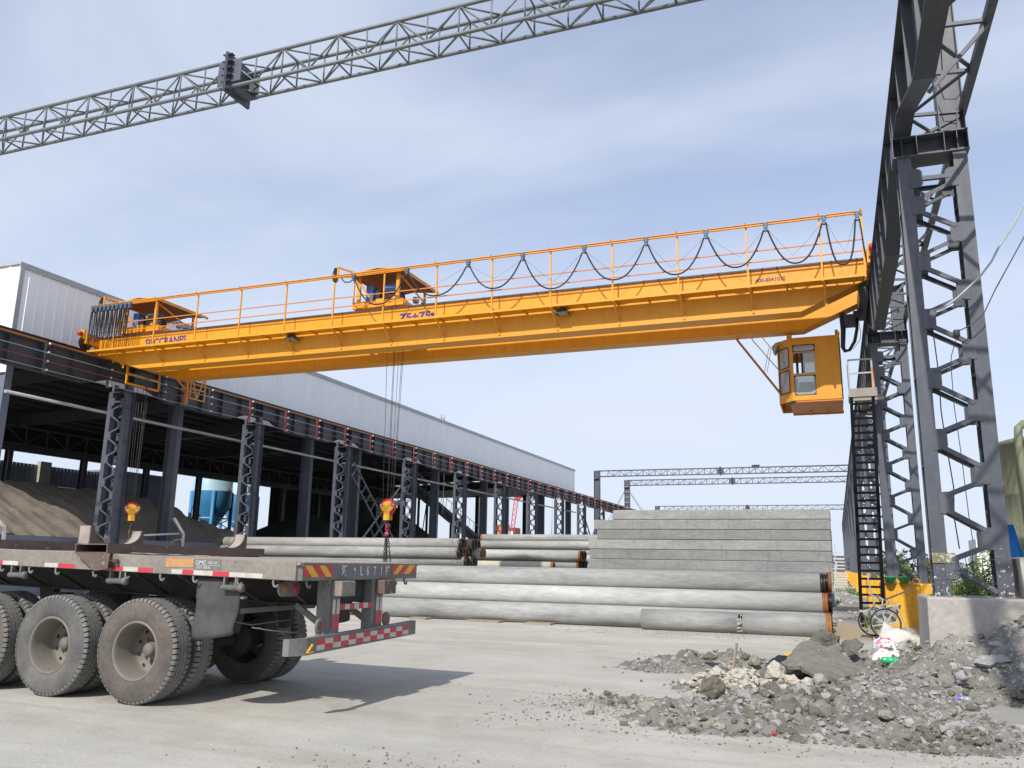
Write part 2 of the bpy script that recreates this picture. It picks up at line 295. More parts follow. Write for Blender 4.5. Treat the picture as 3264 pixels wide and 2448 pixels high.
# ------------------------------------------------------------ ground
def ground_material():
    m = bpy.data.materials.new('dusty_yard_ground'); m.use_nodes = True; t = m.node_tree; b = t.nodes['Principled BSDF']; L = t.links
    tcn = t.nodes.new('ShaderNodeTexCoord')
    def noise(sc, det=6, ro=0.6, st=(1, 1, 1), dist=0.0):
        mpn = t.nodes.new('ShaderNodeMapping'); mpn.inputs['Scale'].default_value = st; L.new(tcn.outputs['Object'], mpn.inputs[0])
        n = t.nodes.new('ShaderNodeTexNoise'); n.inputs['Scale'].default_value = sc; n.inputs['Detail'].default_value = det; n.inputs['Roughness'].default_value = ro; n.inputs['Distortion'].default_value = dist
        L.new(mpn.outputs[0], n.inputs[0]); return n.outputs[0]
    def rng(x, a, b_, c=0.0, d=1.0):
        n = t.nodes.new('ShaderNodeMapRange'); L.new(x, n.inputs[0])
        for i, v in enumerate((a, b_, c, d)): n.inputs[i + 1].default_value = v
        return n.outputs[0]
    def mixc(f, a, b_):
        n = t.nodes.new('ShaderNodeMix'); n.data_type = 'RGBA'; L.new(f, n.inputs[0])
        for i, v in ((6, a), (7, b_)):
            if hasattr(v, 'links'): L.new(v, n.inputs[i])
            else: n.inputs[i].default_value = (*v, 1)
        return n.outputs[2]
    c = mixc(rng(noise(0.42, 7, 0.68), 0.38, 0.62), (0.50, 0.475, 0.415), (0.395, 0.38, 0.335))
    c = mixc(rng(noise(0.10, 4, 0.5, (0.35, 1.3, 1), 0.6), 0.48, 0.66, 0, 0.6), c, (0.345, 0.325, 0.28))       # long smears
    c = mixc(rng(noise(0.9, 8, 0.7), 0.54, 0.72, 0, 0.6), c, (0.34, 0.29, 0.215))    # dirt
    c = mixc(rng(noise(0.55, 6, 0.6, (0.3, 2.2, 1), 1.0), 0.54, 0.70, 0, 0.55), c, (0.54, 0.51, 0.44))
    c = mixc(rng(noise(0.9, 6, 0.6, (0.16, 2.4, 1), 1.6), 0.53, 0.66, 0, 0.5), c, (0.37, 0.34, 0.285))
    c = mixc(rng(noise(3.1, 8, 0.75, (0.5, 1.4, 1), 0.8), 0.56, 0.72, 0, 0.45), c, (0.31, 0.285, 0.24))
    # earth / gravel strip by the runway on the right and beyond
    sx = t.nodes.new('ShaderNodeSeparateXYZ'); L.new(tcn.outputs['Object'], sx.inputs[0])
    n0 = noise(0.5, 5)
    def mth(op, a, b_):
        n = t.nodes.new('ShaderNodeMath'); n.operation = op
        for i, v in enumerate((a, b_)):
            if hasattr(v, 'links'): L.new(v, n.inputs[i])
            else: n.inputs[i].default_value = v
        return n.outputs[0]
    nx = mth('ADD', sx.outputs[0], mth('MULTIPLY', n0, 1.6))
    east = mth('MULTIPLY', rng(nx, 0.3, 1.0), rng(sx.outputs[1], 23.5, 26.5))
    c = mixc(mth('MULTIPLY', east, 0.85), c, mixc(rng(noise(2.3, 7, 0.7), 0.4, 0.6), (0.30, 0.29, 0.265), (0.17, 0.15, 0.13)))
    sandb = mth('MULTIPLY', mth('MULTIPLY', rng(nx, -0.2, 0.6), rng(sx.outputs[1], 19.2, 20.2)), rng(sx.outputs[1], 26.0, 24.5))
    c = mixc(mth('MULTIPLY', sandb, 0.9), c, (0.40, 0.305, 0.19))
    # runway beam's shadow, painted darker into the ground colour at the right front
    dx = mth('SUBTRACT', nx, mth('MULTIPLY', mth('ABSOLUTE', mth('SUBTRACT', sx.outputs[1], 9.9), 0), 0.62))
    beam_shade = mth('MULTIPLY', rng(dx, 1.35, 1.95), rng(sx.outputs[1], 13.5, 12.5))
    c = mixc(mth('MULTIPLY', beam_shade, 0.6), c, mixc(rng(noise(1.4, 5), 0.4, 0.6), (0.17, 0.165, 0.155), (0.235, 0.225, 0.205)))
    wob = mth('MULTIPLY', noise(0.7, 3), 0.25); brk = rng(noise(1.6, 6, 0.7), 0.42, 0.60)
    xx = mth('MULTIPLY', sx.outputs[0], sx.outputs[0])
    for (a0, a1, a2, gap, col_, am) in ((6.0, 0.05, 0.010, 1.9, (0.34, 0.315, 0.26), 0.62), (13.2, -0.18, 0.004, 2.0, (0.35, 0.325, 0.27), 0.62), (16.6, 0.22, 0.008, 1.9, (0.55, 0.515, 0.44), 0.62), (4.4, -0.35, 0.006, 1.8, (0.36, 0.33, 0.275), 0.62)):
        v = mth('ADD', mth('SUBTRACT', mth('SUBTRACT', sx.outputs[1], mth('MULTIPLY', sx.outputs[0], a1)), mth('MULTIPLY', xx, a2)), wob)
        for off in (a0, a0 + gap):
            c = mixc(mth('MULTIPLY', mth('MULTIPLY', rng(mth('ABSOLUTE', mth('SUBTRACT', v, off), 0), 0.30, 0.12), brk), am), c, col_)
    g = rng(noise(26, 5, 0.75), 0.3, 0.7, 0.86, 1.1)
    mm = t.nodes.new('ShaderNodeMix'); mm.data_type = 'RGBA'; mm.blend_type = 'MULTIPLY'; mm.inputs[0].default_value = 1; L.new(c, mm.inputs[6]); L.new(g, mm.inputs[7]); c = mm.outputs[2]
    sp = rng(noise(55, 3, 0.6), 0.60, 0.68, 0, 0.6); c = mixc(mth('MULTIPLY', sp, rng(noise(0.6, 4), 0.48, 0.62)), c, (0.16, 0.14, 0.115))
    L.new(c, b.inputs['Base Color']); b.inputs['Roughness'].default_value = 0.92
    bm = t.nodes.new('ShaderNodeBump'); bm.inputs['Strength'].default_value = 0.55; bm.inputs['Distance'].default_value = 0.03
    L.new(mth('ADD', noise(2.2, 8, 0.7), mth('MULTIPLY', noise(30, 4, 0.7), 0.35)), bm.inputs['Height']); L.new(bm.outputs[0], b.inputs['Normal'])
    return m
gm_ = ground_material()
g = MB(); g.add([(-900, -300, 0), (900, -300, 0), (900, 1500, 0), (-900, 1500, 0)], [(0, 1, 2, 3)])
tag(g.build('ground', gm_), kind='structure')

# ------------------------------------------------------------ lattice columns
def lattice_column(name, m, z0, z1, spread=0.79, post=None, capw=True):
    """local frame: x across the runway (near chord at 0), y along it, z world"""
    root = thing(name, '', 'column')
    for cx in (0, spread):
        c = MB(); c.box(cx - 0.1, cx + 0.1, 0, 0.014, z0, z1); c.box(cx - 0.1, cx + 0.1, 0.386, 0.4, z0, z1); c.box(cx - 0.006, cx + 0.006, 0.014, 0.386, z0, z1)
        z = z0 + 0.5
        while z < z1 - 0.2:
            c.box(cx - 0.095, cx - 0.008, 0.016, 0.384, z, z + 0.012); c.box(cx + 0.008, cx + 0.095, 0.016, 0.384, z, z + 0.012); z += 1.35
        c.build('chord', m, root)
    l = MB(); pitch = 0.923; zl = z1 - 0.83; zr = z1 - 0.42; lo = []; ro = []
    while zl > z0 + 0.2: lo.append(zl); zl -= pitch
    while zr > z0 + 0.02: ro.append(zr); zr -= pitch
    def gus(xc, z, sgn, y):
        w = 0.18; h = 0.155; k = 0.05; a = xc
        l.prism([(a, z - h), (a + sgn * (w - k), z - h), (a + sgn * w, z - h + k), (a + sgn * w, z + h - k), (a + sgn * (w - k), z + h), (a, z + h)], 'Y', y, y + 0.01)
    for y, s in ((-0.0125, 1), (0.4025, -1)):
        yy = y
        for z in lo: gus(0.06, z, 1, yy)
        for z in ro: gus(spread - 0.06, z, -1, yy)
        gus(0.06, z1 - 0.38, 1, yy)
        nodes = sorted([(z, 0.19) for z in lo] + [(z, spread - 0.19) for z in ro], reverse=True)
        ya = y - 0.006 if s == 1 else y + 0.016
        nrm = (0, -1, 0) if s == 1 else (0, 1, 0)
        for a, b in zip(nodes, nodes[1:]):
            xa, xb = ((0.15, spread - 0.15) if a[1] < 0.4 else (spread - 0.15, 0.15))
            l.angle((xa, ya, a[0] - 0.105), (xb, ya, b[0] + 0.105), 0.062, 0.008, nrm)
        l.angle((0.19, ya, z1 - 0.39), (spread - 0.19, ya, z1 - 0.40), 0.065, 0.008, nrm)
        if nodes[-1][1] > 0.4: l.angle((nodes[-1][1], ya, nodes[-1][0]), (0.1, ya, z0 + 0.06), 0.065, 0.008, nrm)
        else: l.angle((nodes[-1][1], ya, nodes[-1][0]), (spread - 0.1, ya, z0 + 0.06), 0.065, 0.008, nrm)
    l.build('lacing', m, root)
    b = MB(); b.box(-0.14, 0.14, -0.06, 0.46, z0 - 0.02, z0); b.box(spread - 0.14, spread + 0.14, -0.06, 0.46, z0 - 0.02, z0)
    for cx in (0, spread):
        b.box(cx - 0.006, cx + 0.006, -0.05, -0.002, z0, z0 + 0.16)
    b.build('base_plate', m, root)
    if capw:
        c = MB(); c.box(-0.16, spread + 0.14, -0.03, 0.43, z1, z1 + 0.016); c.box(-0.16, spread + 0.14, -0.03, 0.43, z1 + 0.334, z1 + 0.35)
        c.box(-0.15, spread + 0.13, 0.194, 0.206, z1 + 0.016, z1 + 0.334)
        for x in (-0.15, -0.02, 0.2, spread - 0.2, spread - 0.02, spread + 0.128): c.box(x - 0.005, x + 0.005, -0.028, 0.428, z1 + 0.017, z1 + 0.333)
        c.build('cap_beam', m, root)
    if post:
        p = MB(); x0, x1 = spread - 0.24, spread + 0.13
        p.box(x0, x0 + 0.014, 0.05, 0.37, z1 + 0.351, post); p.box(x1 - 0.014, x1, 0.05, 0.37, z1 + 0.351, post); p.box(x0 + 0.014, x1 - 0.014, 0.2, 0.212, z1 + 0.351, post)
        p.box(x0 - 0.01, x1 + 0.01, 0.03, 0.39, post, post + 0.02)
        p.prism([(spread + 0.03, z1 + 0.352), (spread + 0.03, z1 + 0.9), (spread, z1 + 0.352)], 'Y', 0.03, 0.05)
        p.build('truss_post', m, root)
    return root
RX = 1.385      # near chord of the right-hand columns
YR = [13.5 + 12 * i for i in range(13)]
def place_name(i): return ORD[i]
tall = lattice_column('lattice_column', steel_near, 1.15, 7.9, post=12.66); tall.location = (RX, YR[0], 0)
tall['label'] = 'grey lattice column nearest the camera, splashed with white mortar at its foot'; tall['group'] = 'lattice columns under the right-hand crane runway'
short = lattice_column('lattice_column', steel, 1.15, 7.9, post=9.62); reg(short)
tallf = lattice_column('lattice_column', steel, 1.15, 7.9, post=12.66); reg(tallf)
first_s = first_t = True
for i, y in enumerate(YR[1:], 1):
    t_ = y > 90
    src = tallf if t_ else short
    if t_ and first_t: o = tallf; first_t = False; o.location = (RX, y, 0)
    elif not t_ and first_s: o = short; first_s = False; o.location = (RX, y, 0)
    else: o = dup(src, (RX, y, 0))
    o['label'] = '%s slate lattice column from the camera in the right-hand row, on a yellow plinth' % place_name(i)
    o['group'] = 'lattice columns under the right-hand crane runway'
t = MB(); t.box(RX - 0.102, RX + 0.2, 13.478, 13.4865, 1.60, 1.74); t.build('yellow_paint_smear', mat('smeared_yellow', (0.34, 0.26, 0.03), (0.10, 0.105, 0.10), 6, 1.0, 0.6, spots=((0.5, 0.49, 0.46), 20, 0.56)), tall)
LXc = -26.82     # far chord of left columns (near chord at -26.03)
YL = [24.6 + 8.2 * i for i in range(-1, 13)]
left0 = lattice_column('lattice_column', steel, 0.02, 7.9, capw=False)
st_ = MB()
for x in (-0.02, 0.62, 0.8): st_.box(x - 0.06, x + 0.06, 0.1, 0.3, 7.9, 8.24)
st_.box(-0.12, 0.92, 0.02, 0.38, 7.9, 7.918); st_.build('seat_bracket', steel, left0); reg(left0)
for i, y in enumerate(YL):
    o = left0 if i == 0 else dup(left0)
    o.location = (LXc, y, 0)
    o['label'] = ('slate lattice column at the very left edge of the yard runway' if i == 0 else '%s slate lattice column from the left in the row before the dark shed' % place_name(i - 1)); o['group'] = 'lattice columns under the left-hand crane runway'

# plinths
def plinth(y, m, label, mat_):
    b = MB(); b.box(1.09, 2.43, y - 0.3, y + 0.75, -0.05, 1.13)
    o = b.build('concrete_plinth', mat_, None, bevel=0.015); tag(o, label, 'plinth', 'plinths under the right-hand columns'); return o
for i, y in enumerate(YR[1:], 1):
    plinth(y, None, '%s plinth of the right-hand row from the camera, painted bright yellow' % place_name(i), ypale)
b = MB(); b.prism([(1.10, -0.05), (4.2, -0.05), (4.2, 1.13), (1.12, 1.135)], 'Y', 12.9, 14.4)
tag(b.build('concrete_plinth', blockc, None, bevel=0.02), 'long unpainted stained concrete block under the nearest lattice column', 'plinth')

# ------------------------------------------------------------ runway beams
def runway_beam(name, L, zt, zs, zm, flat_, run, wt, m, nst, cols_y0=0.2):
    """fish-belly beam between two column centres, local y from 0 to L, centred x=0"""
    root = thing(name, '', 'crane beam')
    yb = [0.005, flat_, flat_ + run, L - flat_ - run, L - flat_, L - 0.005]; zb = [zs, zs, zm, zm, zs, zs]
    w = MB(); w.prism([(yb[0], zt - 0.02)] + list(zip(yb, [z + 0.018 for z in zb])) + [(yb[-1], zt - 0.02)], 'X', -0.007, 0.007)
    for i in range(nst + 1):
        y = 0.15 + (L - 0.3) * i / nst
        z = zs if y < flat_ or y > L - flat_ else (zm if flat_ + run < y < L - flat_ - run else (zs + (zm - zs) * ((min(y, L - y) - flat_) / run)))
        for s in (-1, 1): w.box(s * 0.009 if s > 0 else -wt / 2 + 0.015, wt / 2 - 0.015 if s > 0 else -0.009, y - 0.006, y + 0.006, z + 0.019, zt - 0.022)
    w.build('web', m, root)
    t = MB(); t.box(-wt / 2, wt / 2, 0.004, L - 0.004, zt - 0.02, zt); t.build('top_flange', m, root)
    bt = MB()
    for i in range(5):
        bt.add([(-0.13, yb[i], zb[i]), (0.13, yb[i], zb[i]), (0.13, yb[i + 1], zb[i + 1]), (-0.13, yb[i + 1], zb[i + 1]), (-0.13, yb[i], zb[i] + 0.018), (0.13, yb[i], zb[i] + 0.018), (0.13, yb[i + 1], zb[i + 1] + 0.018), (-0.13, yb[i + 1], zb[i + 1] + 0.018)], [(0, 3, 2, 1), (4, 5, 6, 7), (0, 4, 7, 3), (1, 2, 6, 5), (0, 1, 5, 4), (3, 7, 6, 2)])
    bt.build('bottom_flange', m, root)
    r = MB(); r.box(-0.06, 0.06, 0.002, L - 0.002, zt, zt + 0.02); r.box(-0.012, 0.012, 0.002, L - 0.002, zt + 0.02, zt + 0.1); r.box(-0.035, 0.035, 0.002, L - 0.002, zt + 0.1, zt + 0.135); r.build('crane_rail', blackband, root)
    return root
rb = runway_beam('runway_beam', 12.0, 9.0, 8.252, 7.5, 1.0, 2.2, 0.30, steel_dk, 9)
# horizontal surge truss along the outer side of the right-hand beam
sg = MB(); sg.bar((0.92, 0, 8.66), (0.92, 12, 8.66), 0.11, 0.11)
n_ = 10
for i in range(n_):
    y0 = 12 / n_ * i; sg.bar((0.14, y0, 8.72), (0.87, y0, 8.66), 0.05, 0.05)
    a, b_ = ((0.14, y0 + 0.03), (0.87, y0 + 1.17)) if i % 2 == 0 else ((0.87, y0 + 0.03), (0.14, y0 + 1.17))
    sg.bar((a[0], a[1], 8.70), (b_[0], b_[1], 8.70), 0.06, 0.02)
for i in range(5): sg.bar((0.92, 2.4 * i, 8.6), (0.15, 2.4 * i, 7.75 + (0.5 if i in (0, 5) else 0)), 0.05, 0.05)
sg.build('surge_truss', steel, rb); reg(rb)
for i in range(-1, 12):
    o = rb if i == -1 else dup(rb)
    o.location = (1.38, 13.7 + 12 * i, 0)
    o['label'] = 'dark slate runway beam passing overhead at the upper right' if i == -1 else '%s span of the right-hand runway, from the nearest lattice column on' % place_name(i)
    o['group'] = 'runway beams of the right-hand crane track'
lb = runway_beam('runway_beam', 8.2, 9.0, 8.245, 7.86, 0.95, 1.15, 0.36, steel_dk, 6); reg(lb)
for i in range(14):
    o = lb if i == 0 else dup(lb)
    o.location = (-26.2, YL[0] + 0.2 + 8.2 * (i - 1), 0)
    o['label'] = '%s span from the left of the dark runway before the shed' % place_name(i); o['group'] = 'runway beams of the left-hand crane track'
# conductor lines and brackets
cr = thing('conductor_lines', 'thin red and grey conductor lines strung along the left-hand runway', 'conductor line', (-25.8, 20, 8.2))
for z, m in ((8.84, steel_dk), (8.52, trimm), (8.22, redst), (7.9, trimm)):
    t = MB()
    ys = [14 + 2.82 * k for k in range(42)]; pts = []
    for k in range(len(ys) - 1): pts += [(-25.76, ys[k], z), (-25.76, ys[k] + 1.41, z - 0.012)]
    t.tube(pts, 0.013 if m is not redst else 0.02, 5, smooth=False); t.build('conductor_wire', m, cr)
t = MB(); t.bar((-25.99, 12, 8.955), (-25.99, 130, 8.955), 0.03, 0.04); t.build('yellow_trim', orange, cr)
def bracket(m):
    r = thing('insulator_bracket', '', 'bracket')
    b = MB(); b.box(-0.04, 0.04, -0.03, 0.03, -0.05, 1.06); b.box(-0.15, -0.04, -0.02, 0.02, 0.9, 0.94); b.box(-0.15, -0.04, -0.02, 0.02, 0.3, 0.34)
    for z in (0.0, 0.32, 0.64, 0.96): b.box(0.04, 0.2, -0.02, 0.02, z - 0.05, z - 0.015)
    b.bar((0.04, 0, 0.6), (-0.02, 0.16, 0.98), 0.03, 0.03)
    b.build('bracket_frame', m, r)
    for z in (0.0, 0.32, 0.64, 0.96):
        i = MB(); i.lathe([(0.0, -0.014), (0.035, -0.014), (0.045, 0.01), (0.03, 0.025), (0.04, 0.045), (0.0, 0.06)], (0.17, 0, z), 'Z', 10); i.build('insulator', white_m, r)
    return reg(r)
bd = bracket(steel_dk); br = bracket(redst)
used = set()
for k in range(38):
    s = bd if k < 4 else br
    o = s if s.name not in used else dup(s)
    used.add(s.name); o.location = (-25.93, 20.72 + 2.82 * k, 7.88)
    o['label'] = ('dark' if k < 4 else 'dark red') + ' insulator bracket with four white knobs, %s from the left on the runway beam' % ORD[k] if k < 39 else ''; o['group'] = 'insulator brackets along the left runway'

# ------------------------------------------------------------ overhead tubular trusses
def truss(y, x0, x1, zb, h, d, label, joint=None, r=0.042, m=steel, group='tubular trusses spanning the yard'):
    t = thing('overhead_truss', label, 'truss', ((x0 + x1) / 2, y, zb), group)
    for yy in (y, y + d):
        for z in (zb, zb + h):
            c = MB(); c.tube([(x0, yy, z), (x1, yy, z)], r, 8); c.build('chord', m, t)
    pitch = 1.44; n = int((x1 - x0) / pitch)
    w = MB(); k0 = (-12.3 - x0) % pitch
    xs = [x0 + k0 + pitch * i for i in range(n + 1) if x0 + k0 + pitch * i < x1 - 0.1]
    rr = r * 0.5
    for i, x in enumerate(xs):
        for yy in (y, y + d):
            w.tube([(x, yy, zb), (x, yy, zb + h)], rr, 6)
            xm = x + pitch / 2
            if xm < x1:
                w.tube([(x, yy, zb + h), (xm, yy, zb)], rr, 6); w.tube([(xm, yy, zb), (min(x + pitch, x1), yy, zb + h)], rr, 6); w.tube([(xm, yy, zb), (xm, yy, zb + h)], rr * 0.9, 6)
        for z in (zb, zb + h):
            w.tube([(x, y, z), (x, y + d, z)], rr, 6); w.tube([(x, y, z), (min(x + pitch / 2, x1), y + d, z)], rr, 6); w.tube([(x + pitch / 2, y + d, z), (min(x + pitch, x1), y, z)], rr, 6)
    w.build('lacing', m, t)
    if joint:
        j = MB(); zc = zb + h / 2; a = 0.62
        for s in (-0.02, 0.02):
            j.prism([(y - 0.16, zb - 0.16), (y + d + 0.16, zb - 0.16), (y + d + 0.16, zb + h + 0.16), (y - 0.16, zb + h + 0.16)], 'X', joint + s - 0.012, joint + s + 0.012)
        for i in range(6):
            z = zb - 0.1 + i * (h + 0.2) / 5
            j.prism([(joint - 0.12, z), (joint - 0.03, z - 0.0), (joint - 0.03, z + 0.012), (joint - 0.12, z + 0.012)], 'Y', y - 0.15, y - 0.03)
            j.prism([(joint + 0.03, z), (joint + 0.14, z), (joint + 0.14, z + 0.012), (joint + 0.03, z + 0.012)], 'Y', y - 0.15, y - 0.03)
        j.box(joint - 0.3, joint - 0.033, y - 0.035, y - 0.02, zb + 0.02, zb + h - 0.02); j.box(joint + 0.034, joint + 0.34, y + d + 0.05, y + d + 0.065, zb - 0.02, zb + h - 0.02); j.box(joint + 0.034, joint + 0.34, y - 0.035, y - 0.02, zb + 0.1, zb + h - 0.02)
        j.box(joint + 0.034, joint + 0.32, y + 0.05, y + d - 0.02, zb - 0.06, zb - 0.045)
        j.build('joint_plate', steel, t)
    return t
truss_m = mat('grey_green_tube_steel', (0.17, 0.19, 0.19), (0.12, 0.13, 0.135), 1, 0.6, 0.5)
truss(13.5, -27.6, 2.0, 11.99, 0.65, 0.56, 'big grey tubular truss crossing the sky in the upper left corner', joint=-12.3, m=truss_m)
tr2 = truss(97.5, -26.5, 2.0, 11.9, 0.68, 0.5, 'farthest-left and topmost of the three small trusses spanning the far yard', joint=-11.9, r=0.05, m=truss_m)
truss(109.5, -25.6, 2.0, 11.9, 0.68, 0.5, 'middle one of the three small trusses spanning the far yard', joint=-11.9, r=0.05, m=truss_m)
truss(133.5, -26.3, 2.0, 10.1, 0.65, 0.5, 'lowest and most distant truss, just above the square pile stack', joint=-12.4, r=0.05, m=truss_m)
for y, x, zt, lab in ((97.5, -26.6, 12.62, 'tall slate post carrying the left end of the topmost far truss'), (109.5, -25.7, 12.62, 'ladder-like braced post under the left end of the middle far truss'), (133.5, -26.4, 10.8, 'short post under the left end of the lowest far truss')):
    t = thing('truss_post', lab, 'post', (x, y, 0), 'posts under the far trusses')
    p = MB(); p.ibeam((x, y + 0.25, 0), (x, y + 0.25, zt), 0.5, 0.7, 0.03, 0.02, (1, 0, 0)); p.box(x - 0.3, x + 0.3, y - 0.05, y + 0.55, zt - 1.0, zt - 0.97); p.build('shaft', steel, t)
    if y == 109.5:
        r_ = MB()
        for k in range(12): r_.box(x - 0.3, x + 0.3, y - 0.03, y, 4 + k * 0.7, 4.05 + k * 0.7)
        r_.build('rungs', trimm, t)
        g_ = MB()
        for dx in (-4.2, -3.6, 4.4, 5.0): g_.tube([(x + (0.3 if dx > 0 else -0.3), y, zt - 1.5), (x + dx, y, 4.5)], 0.035, 5)
        g_.build('guy_wire', truss_m, t)
# diagonal cross ladder bracing in the left row
for a, b_, lab in (((-26.45, 42.2, 6.85), (-26.45, 47.6, 2.4), 'laced brace falling to the right between two left-hand columns'), ((-26.25, 49.6, 7.1), (-26.25, 43.4, 2.2), 'laced brace falling to the left between two left-hand columns, behind the hook')):
    t = MB(); a = Vector(a); b2 = Vector(b_); d = (b2 - a).normalized(); n = d.cross(Vector((1, 0, 0))).normalized() * 0.36
    t.bar(a - n, b2 - n, 0.08, 0.08, (1, 0, 0)); t.bar(a + n, b2 + n, 0.08, 0.08, (1, 0, 0)); L_ = (b2 - a).length; k = 0.4
    while k < L_: t.bar(a + d * k - n, a + d * k + n, 0.045, 0.045, (1, 0, 0)); k += 0.75
    tag(t.build('cross_brace', steel), lab, 'brace', 'cross braces in the left-hand row')
for y0 in (90.2,):
    for s in (0, 1):
        t = MB(); a = Vector((-26.4, y0 + 0.4 if s else y0 + 8.0, 7.0)); b2 = Vector((-26.4, y0 + 8.0 if s else y0 + 0.4, 0.5)); d = (b2 - a).normalized(); n = d.cross(Vector((1, 0, 0))).normalized() * 0.4
        t.bar(a - n, b2 - n, 0.1, 0.1, (1, 0, 0)); t.bar(a + n, b2 + n, 0.1, 0.1, (1, 0, 0)); L_ = (b2 - a).length; k = 0.4
        while k < L_: t.bar(a + d * k - n, a + d * k + n, 0.06, 0.06, (1, 0, 0)); k += 0.9
        tag(t.build('cross_brace', steel), 'laced brace %s between two far columns past the shed end' % ('falling away to the right' if s else 'falling to the left'), 'brace', 'cross braces in the left-hand row')

# ------------------------------------------------------------ shed on the left
SX, SY0, SY1 = -27.5, 20.5, 91.3
shed = thing('open_shed', 'huge open-sided shed with silver corrugated parapet and dark interior', 'shed', (SX, SY0, 0))
def corr(p0, p1, z0, z1, m, name, depth=0.035, pitch=0.41, parent=shed, flip=1, thick=0.0):
    """corrugated sheet between two plan points"""
    p0 = Vector((p0[0], p0[1], 0)); p1 = Vector((p1[0], p1[1], 0)); d = (p1 - p0); L_ = d.length; d.normalize(); n = Vector((d.y, -d.x, 0)) * flip
    c = MB(); s = 0.0; row = []
    while s < L_ - 1e-4:
        for ds, h in ((0, 0), (pitch * 0.80, 0), (pitch * 0.86, depth), (pitch * 0.94, depth)):
            if s + ds <= L_: row.append(p0 + d * (s + ds) + n * h)
        s += pitch
    row.append(p1)
    vs = [(v.x, v.y, z0) for v in row] + [(v.x, v.y, z1) for v in row]; k = len(row)
    c.add(vs, [(i, i + 1, i + 1 + k, i + k) for i in range(k - 1)])
    return c.build(name, m, parent)
corr((SX, SY0), (SX, SY1), 8.35, 11.98, clad, 'wall_cladding', pitch=0.42, depth=0.04)
corr((SX - 0.12, SY0 + 0.1), (SX - 0.12, SY1 - 0.1), 8.36, 11.3, roof_u, 'inner_shade_sheet', pitch=1.2)  # dark sheet added in place of shade on the cladding's inside
corr((SX, SY0), (-51.5, SY0), 7.9, 11.98, clad_w, 'gable_cladding', pitch=0.62, flip=-1)
corr((-51.5, SY1), (SX, SY1), 9.02, 11.98, clad_w, 'gable_cladding', pitch=0.62, flip=-1)
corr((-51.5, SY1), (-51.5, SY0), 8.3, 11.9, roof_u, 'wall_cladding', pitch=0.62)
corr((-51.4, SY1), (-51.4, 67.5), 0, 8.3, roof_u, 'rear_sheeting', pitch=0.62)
t = MB(); t.box(SX - 0.12, SX + 0.07, SY0 - 0.08, SY1 + 0.08, 11.98, 12.06); t.box(-51.6, SX - 0.12, SY0 - 0.08, SY0 + 0.1, 11.98, 12.06); t.box(SX + 0.04, SX + 0.07, SY0 - 0.08, SY1 + 0.06, 11.85, 11.98)
t.box(SX + 0.04, SX + 0.07, SY0 - 0.06, SY0 + 0.12, 8.35, 11.85); t.build('roof_flashing', trimm, shed)
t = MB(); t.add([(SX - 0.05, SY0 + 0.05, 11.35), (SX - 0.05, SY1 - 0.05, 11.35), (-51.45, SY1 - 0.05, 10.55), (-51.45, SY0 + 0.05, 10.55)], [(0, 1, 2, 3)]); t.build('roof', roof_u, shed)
t = MB(); x = SX - 0.6
while x > -51: zz_ = 11.35 - (SX - x) / 24 * 0.8 - 0.06; t.box(x - 0.04, x + 0.04, SY0 + 0.1, SY1 - 0.1, zz_ - 0.16, zz_); x -= 1.5
t.build('purlins', purl, shed)
t = MB()
for i in range(9):
    y = SY0 + 0.4 + i * 8.75
    t.bar((SX - 0.1, y, 10.7), (-51.3, y, 10.0), 0.22, 0.7)
t.build('rafter', steel_dk, shed)
t = MB()     # interior longitudinal truss near the back wall
for z in (9.7, 8.55): t.bar((-49.6, SY0 + 0.4, z), (-49.6, SY1, z), 0.12, 0.12)
y = SY0 + 1; k = 0
while y < SY1 - 2:
    t.bar((-49.6, y, 8.6), (-49.6, y, 9.65), 0.07, 0.07); t.bar((-49.6, y, 8.6 if k % 2 else 9.65), (-49.6, y + 1.6, 9.65 if k % 2 else 8.6), 0.05, 0.05); y += 1.6; k += 1
t.build('inner_truss', purl, shed)
t = MB(); t.box(-50.1, -49.95, SY0 + 0.2, SY1, 8.15, 8.5); t.build('back_eave_beam', steel_dk, shed)
for y in (20.6, 29.2, 39.55, 44.7, 55.9, 65.3, 70.4, 80.4, 89.6):
    c = MB(); big = y > 60
    w_ = 0.62; c.box(SX - 0.55, SX - 0.53, y - 0.14, y + 0.14, 0, 8.6); c.box(SX + 0.04, SX + 0.06, y - 0.14, y + 0.14, 0, 8.4); c.box(SX - 0.53, SX + 0.04, y - 0.008, y + 0.008, 0, 8.6)
    c.build('shed_column', lowwall if y < 25 else steel, shed)
for i in range(13):
    y = SY0 + 0.3 + i * 5.9
    c = MB(); c.ibeam((-50.2, y, 0), (-50.2, y, 8.4), 0.3, 0.45, 0.03, 0.02, (1, 0, 0)); c.build('shed_column', steel_dk, shed)
for x in (-33.5, -39.5, -45.5):
    for y in (SY1 - 0.2,): c = MB(); c.ibeam((x, y, 0), (x, y, 9.2), 0.3, 0.4, 0.03, 0.02, (1, 0, 0)); c.build('shed_column', steel_dk, shed)
t = MB(); t.tube([(SX + 0.12, SY0, 7.18), (SX + 0.12, SY1, 7.18)], 0.065, 8); t.build('wall_pipe', trimm, shed)
t = MB(); t.tube([(SX + 0.2, 56.5, 5.0), (SX + 0.2, 56.5, 8)], 0.03, 6); t.build('wall_pipe', trimm, shed)
lw = MB(); 
lw.box(SX + 0.12, SX + 0.2, 16, 43, 0, 2.16)
tag(lw.build('retaining_wall', lowwall), 'low blue-grey steel wall holding back the sand under the shed', 'wall')
t = MB(); t.tube([(SX + 0.34, 20.2, 3.05), (SX + 0.34, 21.05, 2.45), (SX + 0.34, 21.15, 1.4)], 0.07, 8)
